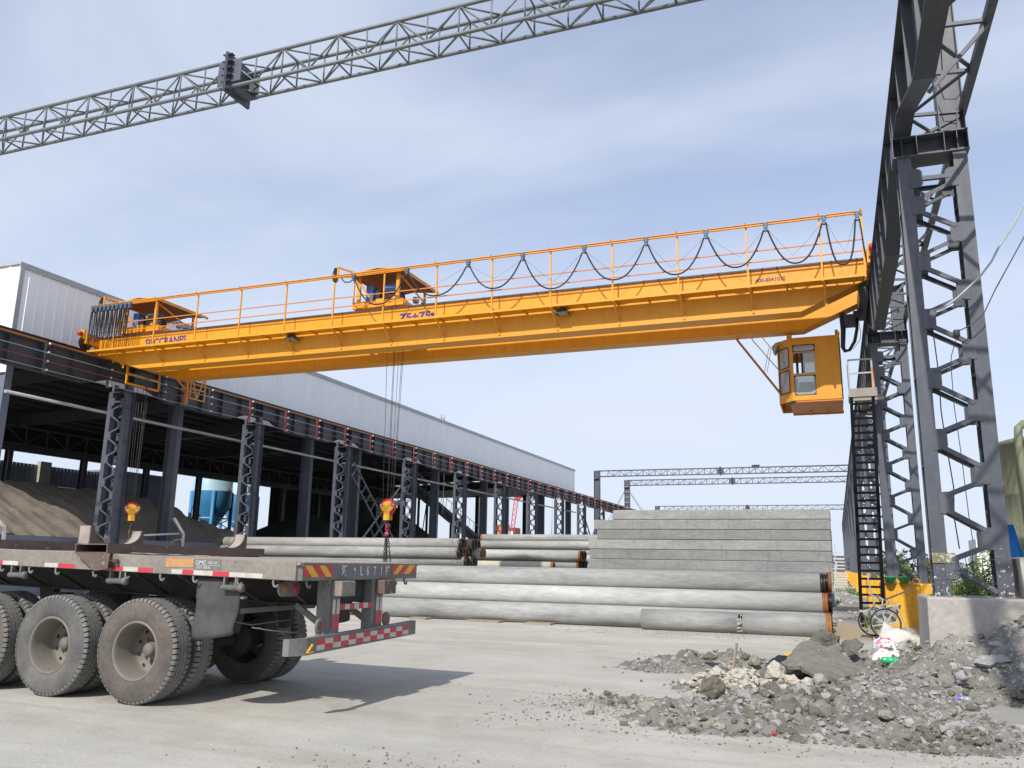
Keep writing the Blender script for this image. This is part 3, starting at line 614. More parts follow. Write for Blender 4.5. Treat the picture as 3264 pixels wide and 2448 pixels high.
tag(t.build('drain_pipe', pvc), 'white elbow pipe at the left edge of the picture, above the trailer', 'pipe', 'white drain pipes on the low wall')
t = MB(); t.tube([(SX + 0.34, 29.1, 3.15), (SX + 0.34, 29.75, 2.5), (SX + 0.34, 29.8, 1.2)], 0.07, 8); t.tube([(SX + 0.34, 27.3, 2.35), (SX + 0.34, 29.5, 2.5)], 0.04, 8)
tag(t.build('drain_pipe', pvc), 'bent white pipe at the foot of the wide shed column', 'pipe', 'white drain pipes on the low wall')
t = MB(); t.box(-28.15, -28.1, 57.3, 57.36, 12.06, 12.75); t.box(-28.15, -28.1, 57.9, 57.96, 12.06, 12.75); t.box(-28.15, -28.1, 57.36, 57.9, 12.42, 12.46)
tag(t.build('roof_ladder_top', trimm), 'tiny ladder top poking over the shed roof edge', 'ladder')

# sand heap inside
def heap(name, fn, x0, x1, y0, y1, st, m, seed=0.0):
    nx = int((x1 - x0) / st); ny = int((y1 - y0) / st); vs = []; fs = []
    for j in range(ny + 1):
        for i in range(nx + 1):
            x = x0 + i * st; y = y0 + j * st; vs.append((x, y, fn(x, y)))
    for j in range(ny):
        for i in range(nx):
            a = j * (nx + 1) + i; q = (a, a + 1, a + nx + 2, a + nx + 1)
            if max(vs[k][2] for k in q) > -0.045: fs.append(q)
    b = MB(); b.add(vs, fs, True); return b.build(name, m)
def sand_h(x, y):
    e = max(0.0, 1 - max(0, (x + 27.7) / 1.0)) if x > -27.7 else 1
    ridge = 4.3 - 0.10 * max(0, 25 - y) * 0 - max(0, y - 32.5) * 0.62 - max(0, 21 - y) * 0.45
    slope = max(0.0, (-27.6 - x)); h = min(ridge, 1.75 + slope * 0.55) if x > -37 else ridge - (-37 - x) * 0.45
    n = mn.fractal(Vector((x * 0.35, y * 0.35, 3)), 1.0, 2.0, 5) * 0.28 + mn.noise(Vector((x * 0.5 + y * 0.9, y * 0.25 - x * 1.2, 0))) * 0.12
    rl = abs(mn.noise(Vector((y * 1.7 - x * 0.35, x * 0.2, 9)))) ** 0.55 * 0.36 if slope > 0.3 else 0
    return max(-0.05, (h + n + rl) * e)
tag(heap('sand_heap', sand_h, -46, -27.45, 17, 42, 0.16, sand_m), 'big brown sand heap with runnels inside the shed, behind the low wall', 'sand heap')
def coal_h(x, y):
    d = math.hypot((x + 37.5) / 9.5, (y - 54) / 15); return max(-0.05, 5.0 * (1 - d) + 0.25 * mn.fractal(Vector((x * 0.5, y * 0.5, 1)), 1.0, 2.0, 4))
tag(heap('aggregate_heap', coal_h, -48, -28, 38, 70, 0.4, coal_m), 'black aggregate heap in the shadow of the middle of the shed', 'aggregate heap', 'aggregate heaps')
def coal2(x, y):
    d = math.hypot((x + 38.5) / 8, (y - 69) / 10.5); return max(-0.05, 6.6 * (1 - d) + 0.2 * mn.fractal(Vector((x * 0.5, y * 0.5, 1)), 1.0, 2.0, 4))
tag(heap('aggregate_heap', coal2, -47, -30, 58, 81, 0.4, coal_m), 'black cone-shaped heap under the conveyor at the far end of the shed', 'aggregate heap', 'aggregate heaps')
# conveyor
cv = thing('belt_conveyor', 'long dark inclined belt conveyor with handrail running down out of the far shed', 'conveyor', (-40, 85, 5))
t = MB(); A = Vector((-40, 72, 10.0)); B_ = Vector((-40, 103, 1.0)); d = (B_ - A).normalized(); n = Vector((0, -d.z, d.y))
t.bar(A, B_, 1.3, 0.35, n); t.bar(A - n * 1.0 + Vector((0.6, 0, 0)), B_ - n * 1.0 + Vector((0.6, 0, 0)), 0.1, 0.1, n)
k = 0; 
while k < 32: t.bar(A + d * k + Vector((0.6, 0, 0)), A + d * (k + 0.8) - n * 1.0 + Vector((0.6, 0, 0)), 0.06, 0.06); t.bar(A + d * (k + 1.6) + Vector((0.6, 0, 0)), A + d * (k + 0.8) - n * 1.0 + Vector((0.6, 0, 0)), 0.06, 0.06); k += 1.6
t.build('conveyor_frame', steel_dk, cv)
t = MB(); o_ = Vector((0.7, 0, 0)); t.bar(A + n * 1.1 + o_, B_ + n * 1.1 + o_, 0.05, 0.05); k = 0
while k < 32: t.bar(A + d * k + o_, A + d * k + n * 1.1 + o_, 0.04, 0.04); k += 1.3
t.build('handrail', trimm, cv)
t = MB()
for y in (78, 86, 94): z = A.z + (y - A.y) * d.z / d.y - 0.3; t.box(-40.6, -40.4, y - 0.1, y + 0.1, 0, z); t.box(-39.6, -39.4, y - 0.1, y + 0.1, 0, z); t.bar((-39.5, y, z), (-40.5, y, 0.4), 0.08, 0.08); t.build('trestle', steel_dk, cv); t = MB()
# things beyond the shed
bw = thing('boundary_wall', 'pale block boundary wall with blue-grey sheet top seen through the shed', 'wall', (-53, 40, 0))
t = MB(); t.box(-53.2, -53, 30, 50.5, 0, 6.35); t.build('block_wall', brick_w, bw)
t = MB()
for z in [0.2 * i for i in range(32)]: t.box(-53.0, -52.985, 30, 50.5, z, z + 0.02)
for y in [31 + i * 1.35 for i in range(15)]: t.box(-52.99, -52.95, y, y + 0.06, 0, 6.35)
t.build('wall_joints', purl, bw)
for y in (33, 42.9, 49.2): t = MB(); t.box(-53, -52.6, y, y + 0.9, 0, 8.0); t.build('pillar', slabc, bw)
corr((-52.9, 50.5), (-52.9, 37.5), 6.36, 7.75, bluesheet if False else lowwall, 'sheet_top', pitch=0.3, parent=bw, flip=-1)
t = MB(); t.box(-60, -54, 50.6, 57, 0, 8.1); t.box(-54.0, -53.9, 51.5, 52.2, 4, 6); t.box(-60.2, -53.8, 50.4, 57.2, 8.1, 8.25)
tag(t.build('blue_building', lowwall), 'blue-grey sheet building behind the open back of the shed', 'building')
t = MB(); t.box(-52.8, -45, 34.0, 34.2, 0, 7.2)
def silo(x, y, r, z, label, s=1.0):
    o = thing('cement_silo', label, 'silo', (x, y, 0), 'blue silos behind the shed')
    b = MB(); b.lathe([(0.25, z - 3.3), (r, z - 0.9), (r, z + 0.4)], (x, y, 0), 'Z', 28); b.build('hopper', silo_b, o)
    b = MB(); b.lathe([(r + 0.02, z + 0.4), (r + 0.02, z + 0.55), (r, z + 0.56), (r, z + 1.4), (r - 0.4, z + 1.7), (0, z + 1.8)], (x, y, 0), 'Z', 28); b.build('upper_drum', silo_w, o)
    b = MB()
    for i in range(4):
        a = math.pi / 4 + i * math.pi / 2; b.tube([(x + r * math.cos(a), y + r * math.sin(a), 0), (x + r * math.cos(a), y + r * math.sin(a), z + 0.4)], 0.17, 10)
    b.build('leg', silo_b, o)
    b = MB()
    for i in range(4):
        a = math.pi / 4 + i * math.pi / 2; a2 = a + math.pi / 2; P0 = Vector((x + r * math.cos(a), y + r * math.sin(a), 0)); P1 = Vector((x + r * math.cos(a2), y + r * math.sin(a2), 0))
        for zz2 in (2.4, 4.0, 5.0): b.bar(P0 + Vector((0, 0, zz2)), P1 + Vector((0, 0, zz2)), 0.09, 0.09)
        b.bar(P0 + Vector((0, 0, 2.4)), P1 + Vector((0, 0, 4.0)), 0.07, 0.07); b.bar(P1 + Vector((0, 0, 4)), P0 + Vector((0, 0, 5.0)), 0.07, 0.07)
    b.build('brace', silo_w, o)
silo(-53.5, 61.8, 1.75, 7.0, 'larger blue hopper silo with pale drum seen through the left part of the shed')
silo(-55.8, 68.6, 1.7, 7.2, 'blue silo half hidden behind the third lattice column')
t = MB(); t.box(-62, -46, 108, 108.3, 0, 0.5)
# red crawler crane and mast far away
ec = thing('crawler_crane', 'small orange crawler crane with red lattice boom far beyond the shed', 'crane', (-58, 150, 0))
t = MB(); t.box(-61, -58.9, 149, 152, 1.5, 8.6); t.box(-61.2, -58.7, 148.8, 152.2, 0, 1.5); t.build('machine_house', mat('far_orange_paint', (0.75, 0.16, 0.02), rough=0.5), ec)
t = MB(); t.box(-58.6, -56.7, 149, 152, 4.0, 8.0); t.build('operator_cab', redst, ec); t = MB(); t.box(-58.2, -57.8, 148.9, 148.99, 5.6, 7.3); t.box(-57.5, -57.1, 148.9, 148.99, 5.6, 7.3); t.build('cab_window', white_m, ec)
t = MB()
for dx in (-0.35, 0.35): t.bar((-57.6 + dx, 150, 7.5), (-56.4 + dx * 1.2, 150, 17.5), 0.12, 0.12)
for i in range(10): z = 8 + i; xx = -57.6 + 1.2 * i / 10; t.bar((xx - 0.35, 150, z), (xx + 0.45, 150, z + 1), 0.07, 0.07); t.bar((xx + 0.4, 150, z), (xx - 0.3, 150, z + 1), 0.07, 0.07)
t.bar((-56.9, 150, 13.4), (-55.9, 150, 14.2), 0.5, 0.9); t.build('boom', red_m, ec)
t = MB(); t.tube([(-56.5, 170, 0), (-56.2, 170, 17)], [0.25, 0.06], 6); tag(t.build('radio_mast', trimm), 'thin grey mast standing beyond the crawler crane', 'mast')

# ------------------------------------------------------------ overhead travelling crane
crane = thing('overhead_crane', 'yellow double-girder overhead crane spanning the yard with hanging operator cab', 'crane', (-12.5, 23.4, 8.4))
def girder(y0, y1, name):
    zt, zb = 9.68, 8.35; xl, xr = -26.3, 1.22; kl, kr = -23.9, -0.5; ze = 9.1
    prof = [(xl, zt - 0.02), (xl, ze), (kl, zb + 0.014), (kr, zb + 0.014), (xr, ze), (xr, zt - 0.02)]
    w = MB(); w.prism(prof, 'Y', y0 + 0.02, y0 + 0.03); w.prism(prof, 'Y', y1 - 0.03, y1 - 0.02)
    for x in [xl + 0.02 + i * 2.05 for i in range(14)]:
        if kl < x < kr: w.box(x, x + 0.01, y0 + 0.031, y1 - 0.031, zb + 0.016, zt - 0.03)
    for x in (-21.8, -17.7, -11.9, -6.1, -2.3): w.box(x, x + 0.014, y0 + 0.0155, y0 + 0.0199, zb + 0.02, zt - 0.03)
    o = w.build(name, yellow, crane)
    f = MB(); f.box(xl, xr, y0, y1, zt - 0.018, zt + 0.002); f.build('top_flange', yellow, o)
    bx = [xl, kl, kr, xr]; bz = [ze - 0.01, zb, zb, ze - 0.01]; f = MB()
    for i in range(3):
        f.add([(bx[i], y0, bz[i]), (bx[i + 1], y0, bz[i + 1]), (bx[i + 1], y1, bz[i + 1]), (bx[i], y1, bz[i]), (bx[i], y0, bz[i] + 0.013), (bx[i + 1], y0, bz[i + 1] + 0.013), (bx[i + 1], y1, bz[i + 1] + 0.013), (bx[i], y1, bz[i] + 0.013)], [(0, 3, 2, 1), (4, 5, 6, 7), (0, 1, 5, 4), (3, 7, 6, 2), (0, 4, 7, 3), (1, 2, 6, 5)])
    f.build('bottom_flange', yellow, o)
    r = MB(); r.box(xl + 0.3, xr - 0.2, (y0 + y1) / 2 - 0.03, (y0 + y1) / 2 + 0.03, zt + 0.003, zt + 0.08); r.build('trolley_rail', blackband, o)
    return o
girder(23.05, 23.66, 'near_girder'); girder(24.92, 25.5, 'far_girder')
t = MB(); t.box(-26.28, 1.2, 23.02, 23.049, 9.655, 9.70); t.build('kick_strip', steel_dk, crane)
for xx, s in ((-26.2, -1), (1.36, 1)):
    t = MB(); t.box(xx - 0.14, xx + 0.14, 22.45, 26.1, 9.34, 9.76); t.box(xx - 0.10, xx + 0.10, 22.36, 22.45, 9.5, 9.86) ; o = t.build('end_carriage', yellow, crane, bevel=0.01)
    for y in (22.55, 26.0):
        w = MB(); w.lathe([(0.02, -0.06), (0.16, -0.06), (0.18, -0.03), (0.27, -0.05), (0.27, -0.04), (0.25, -0.03), (0.25, 0.03), (0.27, 0.04), (0.27, 0.05), (0.18, 0.03), (0.16, 0.06), (0.02, 0.06)], (xx, y, 9.385), 'X', 24, smooth=False)
        w.build('wheel', blackband, o)
    b = MB(); b.lathe([(0, -0.1), (0.07, -0.1), (0.09, -0.06), (0.09, 0.06), (0.0, 0.07)], (xx, 22.27, 9.7), 'Y', 14); b.build('buffer', red_m, o)
# walkway
wk = MB(); wk.box(-26.0, 1.15, 22.5, 23.015, 9.035, 9.05); wk.box(-26.0, 1.15, 22.49, 22.499, 9.0, 9.07)
POSTX = [-24.75 + 1.912 * i for i in range(14)] + [1.16]
for x in POSTX[:-1]:
    wk.box(x + 0.03, x + 0.08, 22.51, 23.04, 8.985, 9.034); wk.bar((x + 0.05, 22.53, 9.0), (x + 0.05, 23.045, 8.5), 0.05, 0.012, (1, 0, 0)); wk.bar((x + 0.025, 22.53, 9.0), (x + 0.025, 23.045, 8.5), 0.012, 0.05, (1, 0, 0))
    wk.box(x + 0.025, x + 0.085, 23.035, 23.066, 8.42, 8.6); xm = x + 0.96; wk.box(xm, xm + 0.035, 22.51, 23.04, 8.995, 9.034)
    for q in (x, xm): wk.box(q, q + 0.05, 23.015, 23.06, 9.036, 9.049)
wkw = wk.build('walkway', yellow, crane)
rl = MB(); rl.box(-25.95, 1.2, 22.44, 22.45, 10.745, 10.80); rl.box(-25.95, 1.2, 22.41, 22.48, 10.80, 10.81); rl.box(-25.95, 1.2, 22.41, 22.48, 10.735, 10.745); rl.build('festoon_rail', orange if False else yellow, crane)
for z in (9.71, 10.03): t = MB(); t.bar((-25.5, 22.51, z), (1.16, 22.51, z), 0.03, 0.03); t.build('guard_rail', orange, crane)
for x in POSTX:
    t = MB(); t.box(x - 0.022, x + 0.022, 22.489, 22.495, 8.98, 10.735); t.box(x + 0.016, x + 0.022, 22.495, 22.53, 8.98, 10.735)
    t.bar((x, 22.46, 10.73), (x - 0.02, 22.38, 10.86), 0.035, 0.012); t.build('guard_post', yellow, crane)
# lettering, its lower part hidden behind the walkway as in the photo
text(crane, 'lettering', 'SIECCRANES', 0.40, (-23.76, 23.066, 9.19), (1, 0, 0), (0, 0, 1), navy, 0.002, 0.86, 0.014)
text(crane, 'lettering', '75+75t', 0.37, (-12.96, 23.066, 9.19), (1, 0, 0), (0, 0, 1), navy, 0.002, 1.2, 0.016)
text(crane, 'lettering', '400-8041010', 0.155, (-1.66, 23.066, 9.305), (1, 0, 0), (0, 0, 1), navy, 0.002, 0.98, 0.003)
for x in (-17.15, -7.42):
    f = MB(); f.add([(x, 22.66, 8.86), (x + 0.34, 22.66, 8.86), (x + 0.34, 23.0, 8.86), (x, 23.0, 8.86), (x + 0.05, 22.72, 8.98), (x + 0.29, 22.72, 8.98), (x + 0.29, 22.94, 8.98), (x + 0.05, 22.94, 8.98)], [(0, 3, 2, 1), (4, 5, 6, 7), (0, 1, 5, 4), (1, 2, 6, 5), (2, 3, 7, 6), (3, 0, 4, 7)])
    f.box(x + 0.1, x + 0.24, 22.76, 22.9, 8.981, 9.03); f.box(x - 0.02, x, 22.64, 23.02, 8.83, 8.86); f.box(x + 0.34, x + 0.36, 22.64, 23.02, 8.83, 8.86); f.box(x, x + 0.34, 22.64, 22.66, 8.83, 8.86); f.bar((x + 0.35, 22.65, 8.85), (x + 0.33, 22.72, 9.03), 0.012, 0.012)
    o = f.build('floodlight', cable_m if False else steel_dk, crane); f = MB(); f.box(x + 0.02, x + 0.32, 22.68, 22.98, 8.845, 8.858); f.build('lens', slabc, o)
# inspection platform and collector arm under the left end
t = MB(); X0 = -24.8
t.bar((X0, 23.36, 8.9), (X0, 23.38, 7.9), 0.06, 0.06); t.bar((X0, 25.0, 8.9), (X0, 25.0, 7.9), 0.05, 0.05); t.bar((X0, 23.38, 7.92), (X0, 25.0, 7.92), 0.05, 0.07); t.bar((X0, 23.4, 8.3), (X0, 25.0, 8.3), 0.05, 0.05)
t.build('hanging_platform', yellow, crane)
t = MB(); t.bar((X0, 26.5, 8.9), (X0, 26.55, 7.7), 0.14, 0.1); t.bar((X0, 25.7, 8.75), (X0, 26.45, 8.3), 0.06, 0.06); t.build('collector_arm', orange, crane)
t = MB()
for y in (26.75, 27.6): t.bar((X0, y, 8.95), (X0, y, 7.98), 0.04, 0.04)
for z in (7.98, 8.4, 8.8): t.bar((X0, 26.75, z), (X0, 27.6, z), 0.04, 0.04)
t.bar((X0, 26.8, 8.9), (X0, 27.15, 8.0), 0.04, 0.04); t.bar((X0, 27.5, 8.9), (X0, 27.15, 8.0), 0.04, 0.04); t.bar((X0, 25.4, 8.9), (X0, 27.6, 8.95), 0.06, 0.06); t.build('collector_cage', yellow, crane)
t = MB(); t.tube([(X0 - 0.1, 25.6, 8.25), (X0 - 0.2, 26.0, 8.28), (X0 - 0.15, 26.3, 8.2), (X0 - 0.1, 26.5, 8.1)], 0.03, 6); t.build('collector_cable', cable_m, crane)
# dark gear and box under the right end
t = MB(); t.box(0.6, 0.9, 24.3, 24.6, 8.2, 8.52); t.box(0.86, 1.1, 24.35, 24.6, 8.42, 8.62); t.box(1.0, 1.22, 23.2, 25.4, 8.6, 9.05); t.build('junction_box', steel_dk, crane)
t = MB(); t.tube([(0.56, 24.4, 8.6), (0.57, 24.4, 8.1), (0.53, 24.4, 7.6), (0.58, 24.4, 7.48), (0.7, 24.4, 7.5), (0.85, 24.4, 7.75), (0.93, 24.4, 8.1), (0.95, 24.4, 8.5)], [0.075, 0.07, 0.06, 0.055, 0.045, 0.045, 0.045, 0.045], 8); t.tube([(0.97, 24.35, 8.4), (1.02, 24.35, 8.0), (0.98, 24.35, 7.75), (0.8, 24.35, 7.52), (0.6, 24.35, 7.5)], 0.008, 5); t.build('supply_cable', cable_m, crane)
# operator cab
cabr = MB(); Y0, Y1 = 24.0, 26.1; zb, zt = 6.06, 7.78
def quad_wall(mb, p0, p1, holes, th=0.03):
    """wall between plan points p0,p1 (z span per point) with rectangular holes given in u (0..1), z"""
    us = sorted(set([0.0, 1.0] + [h[0] for h in holes] + [h[1] for h in holes])); zs = sorted(set([zb, zt] + [h[2] for h in holes] + [h[3] for h in holes]))
    d = Vector((p1[0] - p0[0], p1[1] - p0[1], 0)); n = Vector((d.y, -d.x, 0)).normalized() * th
    for a, b in zip(us, us[1:]):
        for c, e in zip(zs, zs[1:]):
            if any(h[0] <= a and b <= h[1] and h[2] <= c and e <= h[3] for h in holes): continue
            A = Vector((p0[0], p0[1], 0)) + d * a; B = Vector((p0[0], p0[1], 0)) + d * b
            vs = [A + Vector((0, 0, c)), B + Vector((0, 0, c)), B + Vector((0, 0, e)), A + Vector((0, 0, e))]; vs += [v - n for v in vs]
            mb.add(vs, [(0, 1, 2, 3), (7, 6, 5, 4), (0, 4, 5, 1), (1, 5, 6, 2), (2, 6, 7, 3), (3, 7, 4, 0)])
def uu(x, a=-0.87, b=0.45): return (x - a) / (b - a)
nearholes = [(uu(-0.80), uu(-0.23), 7.47, 7.64), (uu(-0.81), uu(-0.24), 6.83, 7.42), (uu(-0.79), uu(-0.25), 6.22, 6.75)]
quad_wall(cabr, (-0.87, Y0), (0.45, Y0), nearholes)
chh = [(0.12, 0.86, 7.04, 7.62), (0.12, 0.86, 6.32, 6.96)]
quad_wall(cabr, (-1.25, Y0 + 0.5), (-0.87, Y0), chh)
quad_wall(cabr, (-1.25, Y1), (-1.25, Y0 + 0.5), [(0.1, 0.9, 7.0, 7.62), (0.1, 0.9, 6.3, 6.9)])
quad_wall(cabr, (0.45, Y0), (0.45, Y1), [])
quad_wall(cabr, (0.45, Y1), (-1.25, Y1), [(0.15, 0.85, 6.8, 7.6)])
plan = [(-0.87, Y0), (0.45, Y0), (0.45, Y1), (-1.25, Y1), (-1.25, Y0 + 0.5)]
cabr.prism(plan, 'Z', zt + 0.002, zt + 0.09)
cabr.box(-0.95, -0.82, Y0 - 0.01, Y0 + 0.2, zt + 0.09, zt + 0.2); cabr.box(0.40, 0.46, Y0 - 0.02, Y0 + 0.02, zt + 0.09, zt + 0.17)
cabo = cabr.build('operator_cab', yellow, crane)
t = MB(); t.prism([(-0.78, Y0 + 0.02), (0.44, Y0 + 0.02), (0.44, Y1 - 0.03), (-0.95, Y1 - 0.03), (-0.95, Y0 + 0.5)], 'Z', zb - 0.05, zb - 0.001); t.box(-0.95, 0.47, Y1 - 0.02, Y1 + 0.03, zb - 0.08, zb + 0.02); t.box(0.0, 0.04, Y0 + 1.4, Y1 - 0.03, zb - 0.1, zb - 0.052); t.box(-0.45, -0.41, Y0 + 1.4, Y1 - 0.03, zb - 0.1, zb - 0.052); t.build('cab_floor', orange, cabo)
for h, r_ in zip(nearholes, (0.07, 0.012, 0.07)):
    x0 = -0.87 + h[0] * 1.32; x1 = -0.87 + h[1] * 1.32
    w = MB(); e = 0.014
    for a in ((x0 - e, x1 + e, h[2] - e, h[2]), (x0 - e, x1 + e, h[3], h[3] + e), (x0 - e, x0, h[2], h[3]), (x1, x1 + e, h[2], h[3])): w.box(a[0], a[1], Y0 - 0.012, Y0 + 0.01, a[2], a[3])
    for cx, cz, sx, sz in ((x0, h[2], 1, 1), (x1, h[2], -1, 1), (x0, h[3], 1, -1), (x1, h[3], -1, -1)): w.prism([(cx, cz), (cx + sx * r_, cz), (cx + sx * r_ * 0.3, cz + sz * r_ * 0.3), (cx, cz + sz * r_)], 'Y', Y0 - 0.01, Y0 + 0.012)
    wo_ = w.build('cab_window', seal if r_ > 0.02 else trimm, cabo)
    gx = MB()
    if r_ < 0.02: gx.box((x0 + x1) / 2 - 0.02, x1, Y0 + 0.012, Y0 + 0.016, h[2], h[3])
    else: gx.box(x0, x1, Y0 + 0.012, Y0 + 0.016, h[2], h[3])
    gx.build('pane', glass_m, wo_)
for h in chh:
    d = Vector((0.38, -0.5, 0)); P0 = Vector((-1.25, Y0 + 0.5, 0)); A = P0 + d * h[0]; B = P0 + d * h[1]; w = MB(); n = Vector((d.y, -d.x, 0)).normalized() * 0.012
    for a, b in (((A, h[2]), (B, h[2])), ((A, h[3]), (B, h[3])), ((A, h[2]), (A, h[3])), ((B, h[2]), (B, h[3]))): w.bar(a[0] + Vector((0, 0, a[1])) + n, b[0] + Vector((0, 0, b[1])) + n, 0.02, 0.02)
    wo_ = w.build('cab_window', seal, cabo); gx = MB(); gx.add([A - n + Vector((0, 0, h[2])), B - n + Vector((0, 0, h[2])), B - n + Vector((0, 0, h[3])), A - n + Vector((0, 0, h[3]))], [(0, 1, 2, 3)]); gx.build('pane', glass_m, wo_)
t = MB(); t.add([(-1.25, Y0 + 0.5, zb + 0.2), (-0.88, Y0 + 0.02, zb + 0.0), (-0.80, Y0 + 0.05, zb - 0.04), (-0.96, Y0 + 0.55, zb - 0.05)], [(0, 1, 2, 3)]); t.build('foot_window', motor_m, cabo)
t = MB(); t.prism([(-0.80, 6.2), (-0.72, 6.2), (-0.72, 6.7), (-0.80, 6.7)], 'Y', Y0 + 0.1, Y0 + 0.2); t.box(-0.7, -0.28, Y0 + 0.25, Y0 + 0.6, zb, 6.62); t.box(-0.3, 0.0, Y0 + 0.9, Y0 + 1.3, zb, 6.5); t.box(-0.3, 0.0, Y0 + 1.25, Y0 + 1.35, 6.5, 7.1); t.build('seat_and_console', motor_m, cabo)
t = MB(); t.box(-0.74, -0.67, Y0 + 0.05, Y0 + 0.08, 6.83, 7.42); t.box(-0.6, -0.5, Y0 + 0.05, Y0 + 0.08, 6.85, 7.42); t.build('curtain', cable_m, cabo)
t = MB(); t.tube([(-1.2, Y0 + 0.45, 6.35), (-2.3, Y0 + 0.3, 7.95), (-2.5, Y0 + 0.3, 8.3)], 0.035, 6); t.tube([(-1.25, Y0 + 0.5, 7.1), (-1.9, Y0 + 0.4, 7.98), (-2.1, Y0 + 0.4, 8.4)], 0.014, 5); t.tube([(-1.25, Y0 + 0.6, 7.55), (-1.58, Y0 + 0.5, 7.98), (-1.8, Y0 + 0.5, 8.4)], 0.012, 5)
t.tube([(-1.40, Y0 + 0.4, 7.72), (-1.55, Y0 + 0.4, 7.0)], 0.008, 5); t.tube([(-1.46, Y0 + 0.4, 7.75), (-1.62, Y0 + 0.4, 7.02)], 0.008, 5); t.build('stay_rod', orange, crane)
t = MB(); t.prism([(-1.38, 7.75), (-1.28, 7.85), (-0.95, 7.93), (-0.95, 7.87), (-1.22, 7.76), (-1.3, 7.55), (-1.36, 7.6)], 'Y', Y0 + 0.35, Y0 + 0.75); t.build('lamp_hood', trimm, cabo)
t = MB()
for x in (-0.85, 0.38): t.box(x - 0.04, x + 0.04, Y0 + 0.05, Y0 + 0.15, zt + 0.09, 8.03)
t.build('cab_hanger', orange, cabo)
stay = [c for c in kids(crane) if c.name.startswith('stay_rod')]
def all_kids(o): return [o] + [q for c in kids(o) for q in all_kids(c)]
for o in all_kids(cabo) + stay:      # final size and place of the cab
    off = wloc(o)
    for v in o.data.vertices: p = v.co + off; v.co = Vector((p.x * 1.048, p.y + 1.15, 1.5 + (p.z - 1.5) * 1.048)) - off

# ------------------------------------------------------------ festoon cables
def carriage(parent, x, z=10.70, name='cable_carriage'):
    b = MB(); b.box(x - 0.06, x + 0.06, 22.40, 22.405, z - 0.02, z + 0.09); b.box(x - 0.06, x + 0.06, 22.485, 22.49, z - 0.02, z + 0.09)
    for dx in (-0.045, 0.045): b.lathe([(0, -0.01), (0.022, -0.01), (0.022, 0.01), (0, 0.01)], (x + dx, 22.4, z + 0.06), 'Y', 8); b.lathe([(0, -0.01), (0.022, -0.01), (0.022, 0.01), (0, 0.01)], (x + dx, 22.4, z - 0.01), 'Y', 8)
    b.box(x - 0.05, x + 0.05, 22.39, 22.5, z - 0.07, z - 0.03); b.prism([(x - 0.05, z - 0.09), (x - 0.03, z - 0.15), (x + 0.03, z - 0.15), (x + 0.05, z - 0.09)], 'Y', 22.39, 22.5)
    b.build(name, carr_m, parent)
carr_m = mat('blue_grey_carriage', (0.10, 0.17, 0.26), (0.04, 0.07, 0.1), 20, 0.7, 0.4)
fc = thing('festoon_cable', 'long black festoon cable hanging in wide loops along the right part of the railing', 'cable', (-6, 22.4, 10.6), 'festoon cables')
CX = [-14.41, -12.41, -10.25, -8.42, -6.47, -4.61, -2.90, -1.28, 0.23, 1.06]
LOW = [9.63, 9.72, 9.75, 9.54, 9.61, 9.57, 9.59, 9.53, 9.36]
for x in CX: carriage(fc, x)
t = MB(); t2 = MB(); zt_ = 10.58
for i in range(9):
    x0, x1 = CX[i] + 0.05, CX[i + 1] - 0.05; zl = LOW[i]; pts = []
    for k in range(17):
        u = k / 16; s = abs(2 * u - 1) ** 2.25 if (x1 - x0) > 1.2 else abs(2 * u - 1) ** 3.2; pts.append((x0 + (x1 - x0) * u, 22.43, zl + (zt_ - zl) * s))
    t.tube(pts, 0.023, 6)
    z2 = zl + 0.22 + 0.2 * random.random(); off = random.uniform(-0.1, 0.1) * (x1 - x0)
    t2.tube([(x0 + 0.02, 22.47, zt_), ((x0 * 0.72 + x1 * 0.28) + off * .5, 22.47, z2 + (zt_ - z2) * 0.42), ((x0 + x1) / 2 + off, 22.47, z2), ((x0 * 0.28 + x1 * 0.72) + off * .5, 22.47, z2 + (zt_ - z2) * 0.42), (x1 - 0.02, 22.47, zt_)], 0.004, 4)
t.tube([(CX[9] + 0.05, 22.43, zt_), (1.14, 22.43, 10.2), (1.17, 22.45, 9.8), (1.2, 22.46, 9.5), (1.27, 22.8, 9.3)], 0.02, 6)
t.tube([(-14.9, 22.45, 10.7), (-14.75, 22.44, 10.54), (-14.55, 22.44, 10.52), (CX[0] - 0.03, 22.43, 10.6)], 0.02, 6)
t.build('cable', cable_m, fc); t2.build('pull_wire', thin_m, fc)
fb = thing('festoon_cable', 'black festoon cable bunched in ten tight hanging loops at the left end of the crane', 'cable', (-25, 22.4, 10.6), 'festoon cables')
BX = [-25.9 + 0.205 * i for i in range(10)]; t = MB()
for i, x in enumerate(BX): carriage(fb, x)
for i in range(9):
    x0, x1 = BX[i] + 0.03, BX[i + 1] - 0.03; xm = (x0 + x1) / 2; zl = 9.32 + random.uniform(0, 0.16); y = 22.40 + random.uniform(-0.03, 0.03); w_ = random.uniform(0.05, 0.085)
    t.tube([(x0, y, 10.56), (xm - w_, y, 10.2), (xm - w_, y, 9.8), (xm - w_ * 0.8, y, zl + 0.12), (xm, y, zl), (xm + w_ * 0.8, y, zl + 0.12), (xm + w_, y, 9.8), (xm + w_, y, 10.2), (x1, y, 10.56)], 0.021, 6)
    t.tube([(x0, y + 0.03, 10.56), (xm - w_ * .5, y + 0.04, 9.9), (xm, y + 0.04, zl + 0.12), (xm + w_ * .6, y + 0.04, 9.9), (x1, y + 0.03, 10.56)], 0.016, 6)
t.tube([(BX[0] - 0.04, 22.42, 10.56), (BX[0] - 0.05, 22.42, 10.1), (BX[0] - 0.02, 22.42, 9.6), (BX[0] + 0.02, 22.42, 9.2), (BX[0], 22.5, 9.05)], 0.021, 6)
t.build('cable', cable_m, fb)

